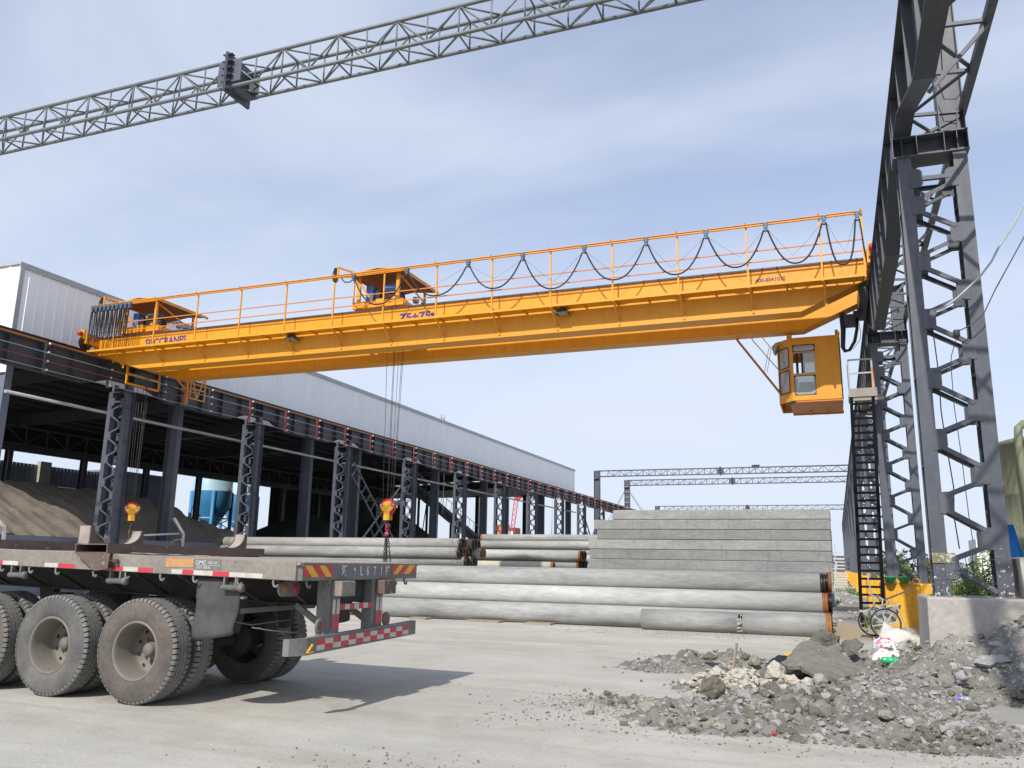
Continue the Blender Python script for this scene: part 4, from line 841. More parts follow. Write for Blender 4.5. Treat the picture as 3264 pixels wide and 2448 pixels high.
# ------------------------------------------------------------ hoist trolleys
def hoist(x, label, ropes, hx, bluep=0.15):
    h = thing('hoist_trolley', label, 'hoist trolley', (x, 24.3, 9.78), 'hoist trolleys on the crane girders')
    f = MB()
    for y in (23.22, 25.1): f.box(x, x + 1.95, y, y + 0.16, 9.84, 10.06); f.box(x, x + 1.95, y - 0.02, y, 10.04, 10.07)
    f.box(x, x + 0.14, 23.38, 25.1, 9.88, 10.02); f.box(x + 1.8, x + 1.95, 23.38, 25.1, 9.88, 10.02); f.box(x + 0.14, x + 1.8, 23.6, 24.9, 9.99, 10.01)
    f.prism([(x + 1.3, 10.03), (x + 1.5, 10.2), (x + 2.05, 9.98), (x + 1.95, 9.9)], 'Y', 23.3, 23.36); f.box(x + 0.95, x + 1.25, 23.15, 23.22, 9.83, 10.1)
    f.build('base_frame', yellow, h)
    for wx in (x + 0.18, x + 1.6):
        for y in (23.35, 25.21): w = MB(); w.lathe([(0, -0.05), (0.11, -0.05), (0.13, -0.03), (0.13, 0.05), (0, 0.05)], (wx, y, 9.89), 'Y', 16); w.build('wheel', blackband if y > 24 else rust, h)
    for px in (x + 0.22, x + 1.72):
        for y in (23.25, 25.2): p = MB(); p.bar((px, y, 10.03), (px, y, 11.02), 0.12 if y < 24 else 0.07, 0.07); p.build('canopy_post', yellow, h)
    p = MB(); p.bar((x + 0.05, 23.2, 10.98), (x + 0.78, 23.2, 10.05), 0.05, 0.05); p.bar((x + 1.75, 23.2, 10.95), (x + 1.98, 25.2, 10.2), 0.04, 0.04); p.bar((x + 0.06, 23.18, 10.03), (x + 0.06, 23.18, 10.95), 0.04, 0.04); p.build('brace', yellow, h)
    c = MB(); c.m = 0
    a, b_, m_ = x + 0.02, x + 2.0, x + 1.0
    c.prism([(a, 11.02), (m_, 11.13), (b_, 11.02), (b_, 11.035), (m_, 11.15), (a, 11.035)], 'Y', 23.0, 25.7)
    c.box(a - 0.01, b_ + 0.01, 22.98, 22.999, 10.92, 11.07); c.box(b_, b_ + 0.015, 22.98, 25.7, 10.94, 11.05); c.box(a - 0.015, a, 22.98, 25.7, 10.94, 11.05)
    c.lathe([(0.03, -0.006), (0.045, -0.006), (0.045, 0.006), (0.03, 0.006)], (m_, 23.4, 11.2), 'Y', 12, closed=True)
    co = c.build('canopy', yellow, h); c = MB(); c.prism([(a + 0.02, 11.0), (m_, 11.11), (b_ - 0.02, 11.0), (b_ - 0.02, 11.006), (m_, 11.118), (a + 0.02, 11.006)], 'Y', 23.02, 25.68); c.build('canopy_shade_sheet', rust, co)  # rust-coloured sheet darkens the canopy underside in place of shade
    e = MB(); e.box(x + 0.34, x + 0.62, 23.5, 23.85, 10.04, 10.72); e.build('control_box', blue_m, h, bevel=0.01)
    e = MB(); e.lathe([(0, -0.4), (0.17, -0.4), (0.19, -0.36), (0.19, 0.36), (0.17, 0.4), (0, 0.4)], (x + 1.25, 23.75, 10.27), 'X', 20); e.box(x + 0.75, x + 0.92, 23.45, 23.9, 10.02, 10.5); e.tube([(x + 0.9, 23.8, 10.3), (x + 1.1, 23.7, 10.45), (x + 1.4, 23.8, 10.35)], 0.02, 6); e.build('rope_drum', cable_m, h)
    e = MB(); e.box(x + 1.0, x + 1.45, 23.55, 23.95, 10.46, 10.72); e.build('motor', motor_m if bluep > 0.2 else blue_m, h, bevel=0.02)
    e = MB(); e.lathe([(0, -0.1), (0.1, -0.1), (0.12, 0.0), (0.1, 0.1), (0, 0.12)], (x + 1.8, 24.4, 10.35), 'Z', 14); e.lathe([(0, -0.13), (0.1, -0.12), (0.1, 0.12), (0, 0.13)], (x + 2.32, 24.6, 10.08), 'Z', 14); e.build('gearbox', trimm, h)
    e = MB(); e.box(x + 2.0, x + 2.12, 24.4, 24.7, 9.9, 10.25); e.box(x + 2.12, x + 2.22, 24.3, 24.8, 9.9, 9.98); e.build('bracket', steel_dk, h)
    e = MB(); e.bar((x + 0.1, 23.1, 11.1), (x - 0.25, 22.55, 11.15), 0.05, 0.05); e.bar((x + 0.05, 23.1, 10.95), (x - 0.2, 22.6, 10.8), 0.04, 0.04); e.bar((x - 0.22, 22.56, 11.17), (x - 0.22, 22.56, 10.65), 0.06, 0.03); e.build('tow_arm', yellow, h)
    e = MB(); e.box(x - 0.34, x - 0.26, 22.5, 22.6, 10.62, 11.12); e.tube([(x - 0.3, 22.5, 11.1), (x - 0.36, 22.47, 10.9), (x - 0.33, 22.46, 10.65), (x - 0.2, 22.46, 10.62)], 0.02, 6); e.build('cable_clamp', cable_m, h)
    e = MB()
    for rx in ropes: e.tube([(rx, 24.35, 9.95), (hx + (rx - hx) * 0.55, 24.35, 3.42)], 0.0085, 5)
    e.build('wire_rope', thin_m, h)
hoist(-14.9, 'yellow-canopied hoist trolley with blue box in the middle of the crane', [-14.14, -13.85, -13.80, -13.63, -13.49, -13.43], -13.8)
hoist(-25.3, 'yellow-canopied hoist trolley parked at the left end of the crane', [-25.25, -25.1, -24.9, -24.75, -24.7, -24.6], -24.85, 0.3)

def hook_block(x, y, rot, label):
    k = thing('hook_block', label, 'hook', (x, y, 3.4), 'hook blocks')
    s = MB(); s.lathe([(0.05, -0.06), (0.24, -0.06), (0.245, -0.03), (0.22, 0.0), (0.245, 0.03), (0.24, 0.06), (0.05, 0.06)], (0, 0, -0.16), 'Y', 28); s.build('sheave', red_m, k, local=True)
    sh = [(-0.24, -0.02), (-0.27, -0.06), (-0.25, -0.16), (-0.17, -0.26), (-0.1, -0.3), (-0.1, -0.6), (0.1, -0.6), (0.1, -0.3), (0.17, -0.26), (0.25, -0.16), (0.27, -0.06), (0.24, -0.02), (0.12, -0.12), (0.1, 0.0), (0, 0.03), (-0.1, 0.0), (-0.12, -0.12)]
    sh = [(-0.13, -0.02), (-0.16, -0.1), (-0.24, -0.06), (-0.27, -0.12), (-0.24, -0.2), (-0.17, -0.29), (-0.11, -0.32), (-0.11, -0.6), (0.11, -0.6), (0.11, -0.32), (0.17, -0.29), (0.24, -0.2), (0.27, -0.12), (0.24, -0.06), (0.16, -0.1), (0.13, -0.02), (0.0, 0.01)]
    for yy in (-0.105, 0.08):
        p = MB(); p.prism(sh, 'Y', yy, yy + 0.025); p.lathe([(0, -0.02), (0.055, -0.02), (0.055, 0.0), (0.075, 0.0), (0.075, 0.01)], (0, yy - 0.002, -0.16), 'Y', 16); p.lathe([(0, -0.02), (0.04, -0.02), (0.045, 0.01)], (0, yy - 0.002, -0.49), 'Y', 14); q = p.build('side_plate', ypale, k, local=True, bevel=0.004)
        b = MB()
        for sx in (-1, 1): b.bar((sx * 0.15, yy - 0.008, -0.10), (sx * 0.24, yy - 0.008, -0.14), 0.06, 0.012, (0, -1, 0)); 
        b.build('arrow_marking', blue_m, q, local=True)
    c = MB(); c.lathe([(0.25, -0.075), (0.262, -0.075), (0.262, 0.075), (0.25, 0.075)], (0, 0, -0.16), 'Y', 28, closed=True); c.build('sheave_guard', red_m, k, local=True)
    hk = MB(); pts = [(0, 0, -0.58), (0, 0, -0.7)] + [(0.085 * math.sin(a), 0, -0.80 + 0.085 * math.cos(a)) for a in [0.1 + i * 0.42 for i in range(11)]]
    hk.tube(pts, [0.035, 0.03] + [0.034, 0.038, 0.04, 0.042, 0.042, 0.04, 0.036, 0.03, 0.024, 0.018, 0.012], 8); hk.build('hook', blackband, k, local=True)
    k.rotation_euler = (0, 0, rot); return k
hook_block(-13.8, 24.4, 0.0, 'yellow hook block with red sheave hanging over the trailer rear, chains below it')
hook_block(-24.87, 24.45, 0.65, 'yellow hook block hanging before the sand heap at the left, turned sideways')
def chain(mb, p, q, link=0.075, r=0.008):
    p = Vector(p); q = Vector(q); d = (q - p); n = max(2, int(d.length / (link * 0.78))); d.normalize(); a = d.cross(Vector((0, 1, 0))).normalized(); b = d.cross(a)
    for i in range(n):
        c = p + (q - p) * ((i + 0.5) / n); u = a if i % 2 else (a * 0.35 + b * 0.94)
        pts = []
        for j in range(9): t_ = 2 * math.pi * j / 8; pts.append(c + d * (math.cos(t_) * link / 2) + u * (math.sin(t_) * link * 0.34))
        mb.tube(pts, r, 4, cap=False)
cs = thing('chain_sling', 'black chain sling hanging from the right-hand hook by a pink ring', 'chain', (-13.8, 24.4, 2.5))
t = MB(); t.tube([(-13.84, 24.4, 2.68), (-13.84, 24.38, 2.5), (-13.8, 24.38, 2.42), (-13.76, 24.4, 2.5), (-13.77, 24.4, 2.66)], 0.028, 8); t.lathe([(0.02, -0.04), (0.07, -0.03), (0.07, 0.03), (0.02, 0.04)], (-13.8, 24.38, 2.35), 'Y', 12); t.build('master_link', mat('pink_red_paint', (0.55, 0.06, 0.12), rough=0.5), cs)
for (x0, x1) in ((-13.83, -13.9), (-13.8, -13.8), (-13.78, -13.74), (-13.75, -13.52)): t = MB(); chain(t, (x0, 24.38, 2.32), (x1, 24.38, 0.9), 0.09, 0.012); t.build('chain', cable_m, cs)
c2 = MB(); c2.tube([(-24.87, 24.45, 2.62), (-24.85, 24.4, 2.4), (-24.9, 24.42, 2.2)], 0.03, 6); chain(c2, (-24.88, 24.43, 2.25), (-24.85, 24.43, 1.7), 0.09, 0.014); tag(c2.build('chain_sling', bolster_m), 'short reddish chain hanging from the left-hand hook', 'chain')

# ------------------------------------------------------------ flatbed trailer
TX = -4.83; YN, YF = 6.88, 9.38
def dz(x): return 0.021 * (TX - x)            # the deck rises slightly towards the front
tr = thing('flatbed_trailer', 'dusty grey-brown flatbed semi-trailer with red and white tape, empty deck', 'trailer', (-8.5, 8.1, 0))
XF = -17.5
def tb(mb, x0, x1, y0, y1, z0, z1):
    """box following the deck tilt"""
    vs = []
    for z in (z0, z1):
        for (x, y) in ((x0, y0), (x1, y0), (x1, y1), (x0, y1)): vs.append((x, y, z + dz(x)))
    return mb.add(vs, [(0, 3, 2, 1), (4, 5, 6, 7), (0, 1, 5, 4), (1, 2, 6, 5), (2, 3, 7, 6), (3, 0, 4, 7)])
t = MB(); tb(t, XF, TX - 0.005, YN + 0.01, YF - 0.01, 1.44, 1.462); t.build('deck_plate', deck_m, tr)
for y0, y1 in ((YN, YN + 0.05), (YF - 0.05, YF)):
    t = MB(); tb(t, XF, TX - 0.04, y0, y1, 1.29, 1.47); t.build('side_rail', trailer_m, tr, bevel=0.008)
t = MB(); tb(t, TX - 0.04, TX, YN + 0.06, YF - 0.06, 1.29, 1.466)
for ya in (YN, YF):
    s = 1 if ya == YN else -1; t.prism([(TX - 0.10, ya), (TX, ya + s * 0.06), (TX - 0.06, ya + s * 0.06), (TX - 0.10, ya + s * 0.05)] , 'Z', 1.29, 1.47)
t.build('rear_rail', trailer_g, tr, bevel=0.006)
for y in (7.62, 8.56):
    t = MB()
    for z0, z1, w_ in ((1.02, 1.035, 0.15), (1.035, 1.425, 0.012), (1.425, 1.438, 0.15)): tb(t, XF, TX - 0.08, y - w_ / 2, y + w_ / 2, z0 - (0 if z0 > 1.03 else 0), z1)
    t.build('main_beam', chassis_m, tr)
t = MB(); x = TX - 0.35
while x > XF:
    for (a, b_) in ((YN + 0.06, 7.55), (8.63, YF - 0.06)):
        outer = a if a < 7.5 else b_; inner = b_ if a < 7.5 else a
        tb(t, x - 0.02, x + 0.02, a, b_, 1.33, 1.438)
        z = dz(x); t.bar((x, outer, 1.33 + z), (x, inner, 1.05 + z), 0.04, 0.03)
    tb(t, x - 0.02, x + 0.02, 7.70, 8.48, 1.2, 1.43); x -= 0.62; t.build('cross_member', chassis_m, tr); t = MB()
# tape along the side rail
cols = 'w r w rw w_ r w r w r w_rw_'.replace(' ', '')
x = TX - 0.42; i = 0; seq = ['w', 'w', 'r', 'w', 'r', 'w', '-', 'r', 'w', 'r', 'w', '-', 'r', 'w', '-', '-', 'w', 'r', 'w', 'r', 'w', '-', 'w', 'r'] * 3
random.seed(3)
while x > XF + 0.3:
    c = seq[i % len(seq)]; L_ = random.choice((0.14, 0.2, 0.2, 0.24)); i += 1
    if c != '-':
        b = MB(); b.add([(x, YN - 0.002, 1.297 + dz(x)), (x - L_, YN - 0.002, 1.297 + dz(x - L_)), (x - L_, YN - 0.002, 1.342 + dz(x - L_)), (x, YN - 0.002, 1.342 + dz(x))], [(0, 1, 2, 3)]); b.build('reflective_tape', red_t if c == 'r' else white_t, tr)
    x -= L_ + 0.003
def chev(y0, y1, z0, z1, flip):
    b = MB(); X_ = TX + 0.004; b.add([(X_, y0, z0), (X_, y1, z0), (X_, y1, z1), (X_, y0, z1)], [(0, 1, 2, 3)]); o = b.build('reflective_panel', red_t, tr)
    y = MB(); w_ = (y1 - y0); h = z1 - z0; X_ += 0.002; s = -h * 0.9 if flip else h * 0.9
    for k in (0.10, 0.58): a = y0 + w_ * k; d = w_ * 0.2; y.add([(X_, a + (0 if not flip else 0.09), z0), (X_, a + d + (0 if not flip else 0.09), z0), (X_, a + d + (s if flip else -s * 0) + (0.0 if not flip else 0.09), z1), (X_, a + s + (0.09 if flip else 0), z1)] if flip else [(X_, a + 0.08, z0), (X_, a + d + 0.08, z0), (X_, a + d + 0.08 - h * 0.75, z1), (X_, a + 0.08 - h * 0.75, z1)], [(0, 1, 2, 3)])
    y.build('yellow_stripe', yel_t, o)
def chev2(y0, y1, z0, z1, lean):
    X_ = TX + 0.004; b = MB(); b.add([(X_, y0, z0), (X_, y1, z0), (X_, y1, z1), (X_, y0, z1)], [(0, 1, 2, 3)]); o = b.build('reflective_panel', red_t, tr)
    y = MB(); X_ += 0.002; w_ = y1 - y0
    for a in ((0.28, 0.52), (0.76, 0.98)) if lean > 0 else ((0.02, 0.22), (0.46, 0.72)):
        p = [(y0 + w_ * a[0] , z0), (y0 + w_ * a[1], z0), (y0 + w_ * (a[1] - lean * 0.26), z1), (y0 + w_ * (a[0] - lean * 0.26), z1)]
        y.add([(X_, u, v) for u, v in p], [(0, 1, 2, 3)])
    y.build('yellow_stripe', yel_t, o)
chev2(6.945, 7.46, 1.325, 1.438, 1); chev2(8.70, 9.28, 1.345, 1.45, -1)
for ch, y, s in (('浙', 7.62, 1), ('L', 7.99, 1), ('6', 8.12, 1), ('7', 8.27, 1), ('1', 8.42, 1), ('挂', 8.54, 1)):
    text(tr, 'stencil_lettering', ch, 0.135 if ord(ch) < 200 else 0.115, (TX + 0.004, y, 1.337 if ord(ch) < 200 else 1.345), (0, 1, 0), (0, 0, 1), paint_w, 0.0006, 0.8 if ord(ch) < 200 else 0.9, 0.004)
b = MB(); b.lathe([(0, 0.001), (0.022, 0)], (TX + 0.003, 7.88, 1.40), 'X', 10); b.build('paint_smudge', paint_w, tr)
t = MB(); t.box(-6.47, -6.11, YN - 0.004, YN - 0.001, 1.365 + dz(-6.3), 1.455 + dz(-6.3)); t.build('orange_plate', oran_t, tr)
t = MB(); t.box(-6.108, -5.76, YN - 0.0035, YN - 0.001, 1.355 + dz(-6), 1.45 + dz(-6)); o = t.build('grey_plate', trailer_g, tr)
text(tr, 'side_lettering', 'CIMC', 0.055, (-6.085, YN - 0.005, 1.428), (1, 0, 0), (0, 0, 1), paint_w, 0.0004, 1.0, 0.001)
text(tr, 'side_lettering', '中集车辆', 0.034, (-5.93, YN - 0.005, 1.432), (1, 0, 0), (0, 0, 1), paint_w, 0.0004, 0.9)
t = MB(); t.box(-6.08, -5.78, YN - 0.005, YN - 0.004, 1.418, 1.421); t.build('side_lettering', paint_w, tr)
text(tr, 'side_lettering', '0537-78235', 0.034, (-6.07, YN - 0.005, 1.385), (1, 0, 0), (0, 0, 1), paint_w, 0.0004, 1.1)
# rope hooks
for x, y in [(-5.12, YN + 0.02), (-5.55, YN + 0.02), (-6.10, YN + 0.02), (-6.53, YN + 0.02), (-7.0, YN + 0.02), (-7.45, YN + 0.02), (-8.0, YN + 0.02), (-8.4, YN + 0.02), (-8.85, YN + 0.02), (-9.3, YN + 0.02)]:
    z = 1.29 + dz(x); h = MB(); h.tube([(x - 0.01, y, z + 0.01), (x - 0.012, y - 0.005, z - 0.03), (x + 0.005, y - 0.01, z - 0.06), (x + 0.035, y - 0.01, z - 0.068), (x + 0.05, y - 0.01, z - 0.045)], 0.012, 7); h.build('rope_hook', trailer_g, tr)
for y in (7.05, 7.38, 8.8, 9.05):
    z = 1.29; x = TX - 0.03; h = MB(); h.tube([(x, y, z + 0.01), (x + 0.005, y, z - 0.03), (x + 0.01, y + 0.015, z - 0.06), (x + 0.01, y + 0.045, z - 0.065), (x + 0.01, y + 0.06, z - 0.04)], 0.011, 7); h.build('rope_hook', trailer_g, tr)
for x in (-7.22, -8.68, -5.72):
    z = 1.29 + dz(x); h = MB(); big = x == -7.22
    h.box(x, x + 0.02, YN, YN + 0.05, z - 0.13, z); h.box(x + 0.14, x + 0.16, YN, YN + 0.05, z - 0.13, z); h.lathe([(0, -0.02), (0.028, -0.02), (0.028, 0.2), (0.04, 0.2), (0.04, 0.24), (0, 0.24)], (x, YN + 0.01, z - 0.1), 'X', 12); h.build('ratchet_winch', trailer_g, tr)
# wheels
def tyre(parent, c, w=0.28, R_=0.53, face=-1, mat_=None, rimout=True):
    """dual truck tyre, axis along y; face=-1: outside is towards -y"""
    cx, cy, cz = c; h = w / 2
    prof = [(0.29, -h + 0.025), (0.31, -h + 0.006), (0.36, -h - 0.004), (0.42, -h), (0.465, -h + 0.008), (0.495, -h + 0.016)]
    t = MB(); t.m = 0
    t.lathe(prof, c, 'Y', 56); t.lathe([(r, -y) for r, y in prof], c, 'Y', 56)
    t.lathe([(0.29, -h + 0.025), (0.29, h - 0.025)], c, 'Y', 40)
    # tread: blocks at the shoulders, ribs with zigzag grooves in the middle
    t.m = 2; t.lathe([(0.495, -h + 0.016), (R_ - 0.022, -h + 0.03), (R_ - 0.022, h - 0.03), (0.495, h - 0.016)], c, 'Y', 64, smooth=False)
    t.m = 1; nb = 58
    for s in (-1, 1):
        for i in range(nb):
            a0 = 2 * math.pi * i / nb; a1 = a0 + 2 * math.pi / nb * 0.76
            vs = []
            for a in (a0, a1):
                for r, y in ((0.497, h - 0.013), (R_ - 0.010, h - 0.024), (R_, h - 0.036), (R_, h - 0.078)): vs.append((cx + r * math.cos(a), cy + s * y, cz + r * math.sin(a)))
            t.add(vs, [(0, 1, 5, 4), (1, 2, 6, 5), (2, 3, 7, 6), (0, 4, 7, 3, 2, 1)[:0] or (0, 3, 2, 1), (4, 5, 6, 7)])
    nz_ = 54; ribs = [(-h + 0.078, -h + 0.118), (-h + 0.126, -0.018), (-0.011, 0.011 + 0.0), (0.018, h - 0.126), (h - 0.118, h - 0.078)]
    ribs = [(-h + 0.076, -0.052), (-0.042, 0.0 - 0.005), (0.005, 0.042), (0.052, h - 0.076)]
    for a_, b_ in ribs:
        vs = []
        for i in range(nz_ * 2):
            a = 2 * math.pi * i / (nz_ * 2); z = 0.006 * (1 if i % 2 else -1)
            for y in (a_ + z, b_ + z): vs.append((cx + R_ * math.cos(a), cy + y, cz + R_ * math.sin(a)))
            for y in (a_ + z, b_ + z): vs.append((cx + (R_ - 0.02) * math.cos(a), cy + y, cz + (R_ - 0.02) * math.sin(a)))
        n = nz_ * 2; fs = []
        for i in range(n): p = 4 * i; q = 4 * ((i + 1) % n); fs += [(p, q, q + 1, p + 1), (p, p + 2, q + 2, q), (p + 1, q + 1, q + 3, p + 3)]
        t.add(vs, fs)
    return t
def wheel(x, ya, face, mt, dual=1, hub=True):
    """ya: outer tyre centre y"""
    w = MB()
    root = bpy.data.objects.new('wheel', None); COL.objects.link(root); root.parent = tr; root.location = Vector((x, ya, 0.535)) - wloc(tr)
    t = tyre(root, (x, ya, 0.535)); t.build('tyre', [mt, tread_m, groove_m], root)
    t = tyre(root, (x, ya - face * 0.33, 0.535)); t.build('tyre', [tyre_m, tread_m, groove_m], root)
    f = face; r = MB()
    prof = [(0.305, 0.125), (0.300, 0.132), (0.285, 0.135), (0.275, 0.12), (0.264, 0.06), (0.258, 0.03), (0.25, 0.0), (0.246, -0.10), (0.238, -0.135), (0.222, -0.15), (0.205, -0.148), (0.19, -0.165), (0.11, -0.17)]
    r.lathe([(a, f * b) for a, b in prof], (x, ya, 0.535), 'Y', 48); 
    r.build('rim', rim_m, root)
    hb = MB(); hb.lathe([(0.11, f * -0.17), (0.10, f * -0.13), (0.075, f * -0.125), (0.07, f * -0.06), (0.055, f * -0.04), (0, f * -0.035)], (x, ya, 0.535), 'Y', 20)
    for i in range(10): a = 2 * math.pi * i / 10; hb.lathe([(0, f * 0.02), (0.014, f * 0.02), (0.014, f * -0.02)], (x + 0.138 * math.cos(a), ya - f * 0.155, 0.535 + 0.138 * math.sin(a)), 'Y', 6)
    hb.build('hub', rim_m, root)
    if f < 0:
        for i in range(10): ho = MB(); a = 2 * math.pi * (i + 0.5) / 10; ho.lathe([(0, f * -0.1435), (0.021, f * -0.145)], (x + 0.213 * math.cos(a), ya, 0.535 + 0.213 * math.sin(a)), 'Y', 10); ho.build('hand_hole', groove_m, root)
    ax_ = MB(); ax_.tube([(x, ya - f * 0.5, 0.535), (x, 8.13, 0.535)], 0.07, 10); ax_.lathe([(0, 0), (0.2, 0), (0.2, 0.16), (0, 0.16)], (x, ya - f * 0.5 - (0.16 if f > 0 else 0), 0.535), 'Y', 20); ax_.build('axle_drum', chassis_m, root)
WX = (-6.85, -8.05, -9.25)
for i, x in enumerate(WX):
    wheel(x, 7.10, -1, (tyre_b, tyre_m, tyre_b)[i]); wheel(x, 9.16, 1, tyre_m)
for x in WX:
    for y in (7.62, 8.56): t = MB(); t.box(x - 0.06, x + 0.06, y - 0.05, y + 0.05, 0.58, 0.72); t.prism([(x - 0.55, 0.82), (x, 0.72), (x + 0.55, 0.82), (x + 0.55, 0.78), (x, 0.66), (x - 0.55, 0.78)], 'Y', y - 0.045, y + 0.045); t.build('leaf_spring', chassis_m, tr)
for x in (-6.15, -7.43, -8.7, -10.0):
    for y in (7.62, 8.56): t = MB(); t.prism([(x - 0.14, 1.06), (x + 0.14, 1.06), (x + 0.05, 0.70), (x - 0.05, 0.70)], 'Y', y - 0.05, y + 0.05); t.build('spring_hanger', chassis_m, tr)
t = MB(); t.box(TX - 0.35, TX - 0.12, 7.7, 8.48, 1.05, 1.38); t.build('rear_cross_plate', chassis_m, tr)
for y in (7.45, 8.75):
    t = MB(); t.box(-15.6, -15.45, y - 0.07, y + 0.07, 0.1, 1.4); t.box(-15.7, -15.35, y - 0.15, y + 0.15, 0.0, 0.1); t.build('landing_leg', trailer_g, tr)
# mudflap: crumpled rubber sheet
def flap(x0, x1, y, zt_, zb_, seed):
    vs = []; fs = []; nx, nz2 = 12, 14
    for j in range(nz2 + 1):
        for i in range(nx + 1):
            u = i / nx; v = j / nz2; n = mn.noise(Vector((u * 2.2 + seed, v * 2.6, seed))) * 0.07 * v + 0.05 * v * math.sin(u * 3.1)
            vs.append((x0 + (x1 - x0) * u * (1 - 0.06 * v) + 0.03 * v * math.sin(v * 5), y - n - 0.02, zt_ - (zt_ - zb_) * v * (1 - 0.10 * u * u) ))
    for j in range(nz2):
        for i in range(nx): a = j * (nx + 1) + i; fs.append((a, a + 1, a + nx + 2, a + nx + 1))
    b = MB(); b.add(vs, fs, True); return b
f_ = flap(-6.10, -5.55, 6.98, 1.30, 0.69, 2.0); o = f_.build('mudflap', rub_m, tr); s_ = o.modifiers.new('thick', 'SOLIDIFY'); s_.thickness = 0.012
f_ = flap(-5.65, -5.35, 8.75, 1.25, 0.75, 5.0); f_.xf(Matrix.Identity(4)); o = f_.build('mudflap', rub_m, tr); s_ = o.modifiers.new('thick', 'SOLIDIFY'); s_.thickness = 0.012
t = MB(); t.box(-6.1, -5.5, 6.95, 6.99, 1.1, 1.13); t.bar((-5.6, 7.0, 0.98), (-5.6, 8.3, 0.98), 0.05, 0.05); t.build('mudflap_bracket', trailer_g, tr)
# lamps
def lampplate(x, pts, z, name='tail_lamp'):
    pass
t = MB(); x = -5.12
def stadium(y0, y1, z0, z1, n=8):
    r = (z1 - z0) / 2; zc = (z0 + z1) / 2; p = []
    for i in range(n + 1): a = math.pi / 2 + math.pi * i / n; p.append((y0 + r + r * math.cos(a), zc + r * math.sin(a)))
    for i in range(n + 1): a = -math.pi / 2 + math.pi * i / n; p.append((y1 - r + r * math.cos(a), zc + r * math.sin(a)))
    return p
for y0, y1 in ((6.99, 7.33), (8.95, 9.3)):
    t = MB(); t.prism(stadium(y0, y1, 1.13, 1.28), 'X', x - 0.03, x); o = t.build('lamp_plate', trailer_g, tr, bevel=0.005)
    for yy, m in ((y0 + 0.085, mat('amber_lens%d' % int(y0), (0.30, 0.13, 0.06), (0.2, 0.12, 0.08), 9)), (y1 - 0.085, mat('red_lens%d' % int(y0), (0.34, 0.04, 0.05), (0.25, 0.06, 0.06), 9))):
        b = MB(); b.lathe([(0, 0.02), (0.035, 0.016), (0.052, 0.004), (0.058, 0.0)], (x + 0.001, yy, 1.205), 'X', 20); b.build('tail_lamp', m, o)
for y, s in ((7.33, -1), (8.66, 1)):
    t = MB(); t.lathe([(0, -0.02), (0.075, -0.02), (0.08, 0.0), (0.05, 0.003), (0.047, -0.006), (0, -0.006)], (TX - 0.02, y, 0.845), 'X', 20); o = t.build('lamp_ring', trailer_g, tr)
    b = MB(); b.lathe([(0, 0.0), (0.045, -0.004)], (TX - 0.018, y, 0.845), 'X', 16); b.build('tail_lamp', rust, o)
# rear legs, guard and bumper
for y0, y1 in ((7.36, 7.66), (8.24, 8.54)):
    t = MB(); t.box(TX - 0.14, TX - 0.02, y0 + 0.06, y1 - 0.02, 0.74, 1.29); t.box(TX - 0.02, TX - 0.005, y0 + 0.14, y1 - 0.02, 0.74, 1.2); t.bar((TX - 0.13, (y0 + y1) / 2, 0.84), (TX - 0.45, (y0 + y1) / 2, 1.03), 0.03, 0.06); t.build('guard_leg', trailer_g, tr)
    t = MB(); t.box(TX - 0.02, TX + 0.10, y0 + 0.13, y1 + 0.1, 1.13, 1.285); t.build('rear_stop_box', trailer_m if y0 < 8 else bolster_m, tr, bevel=0.012)
    for z0, z1, m in ((0.80, 0.95, red_t), (0.95, 1.10, white_t)):
        for ya in (y0 + 0.145, y1 - 0.075): b = MB(); b.box(TX - 0.0049, TX - 0.003, ya, ya + 0.05, z0, z1 - 0.002); b.build('reflective_tape', m, tr)
t = MB(); t.box(TX - 0.06, TX - 0.02, 7.66, 8.32, 0.985, 1.045); t.build('guard_bar', trailer_g, tr)
for i in range(7): b = MB(); b.box(TX - 0.0195, TX - 0.018, 7.67 + i * 0.093, 7.67 + (i + 1) * 0.093 - 0.003, 0.988, 1.043); b.build('reflective_tape', red_t if i % 2 == 0 else white_t, tr)
t = MB(); yv = [6.83, 7.0, 8.4, 8.9, 9.23]; xb = [TX - 0.02, TX + 0.06, TX + 0.05, TX + 0.06, TX + 0.06]; zb_ = [0.60, 0.60, 0.625, 0.635, 0.645]
for i in range(4):
    a, b2 = i, i + 1; vs = [(xb[a], yv[a], zb_[a]), (xb[b2], yv[b2], zb_[b2]), (xb[b2], yv[b2], zb_[b2] + 0.155), (xb[a], yv[a], zb_[a] + 0.155)]; vs += [(v[0] - 0.07, v[1], v[2]) for v in vs]
    t.add(vs, [(0, 1, 2, 3), (7, 6, 5, 4), (0, 4, 5, 1), (3, 2, 6, 7)] + ([(0, 3, 7, 4)] if i == 0 else []) + ([(1, 5, 6, 2)] if i == 3 else []))
t.build('underrun_bumper', trailer_g, tr)
for i in range(13):
    for j in range(2):
        y = 7.16 + i * 0.145; k = (y - 7.0) / 1.4; z = 0.628 + 0.02 * k; X_ = TX + 0.0625 - 0.01 * min(k, 1) if y < 8.4 else TX + 0.0535 + 0.01 * (y - 8.4) / 0.5
        b = MB(); X_ = max(X_, TX + 0.062); b.box(X_ - 0.002, X_ + 0.001, y, y + 0.142, z + j * 0.052, z + (j + 1) * 0.052 - 0.002)
        b.build('reflective_tape', red_t if (i + j) % 2 else white_t, tr)
t = MB(); t.bar((TX + 0.065, 7.0, 0.62), (TX + 0.09, 7.05, 0.70), 0.02, 0.015); t.bar((TX + 0.065, 7.02, 0.62), (TX + 0.065, 7.1, 0.625), 0.02, 0.015); t.build('broken_bracket', yel_t, tr)
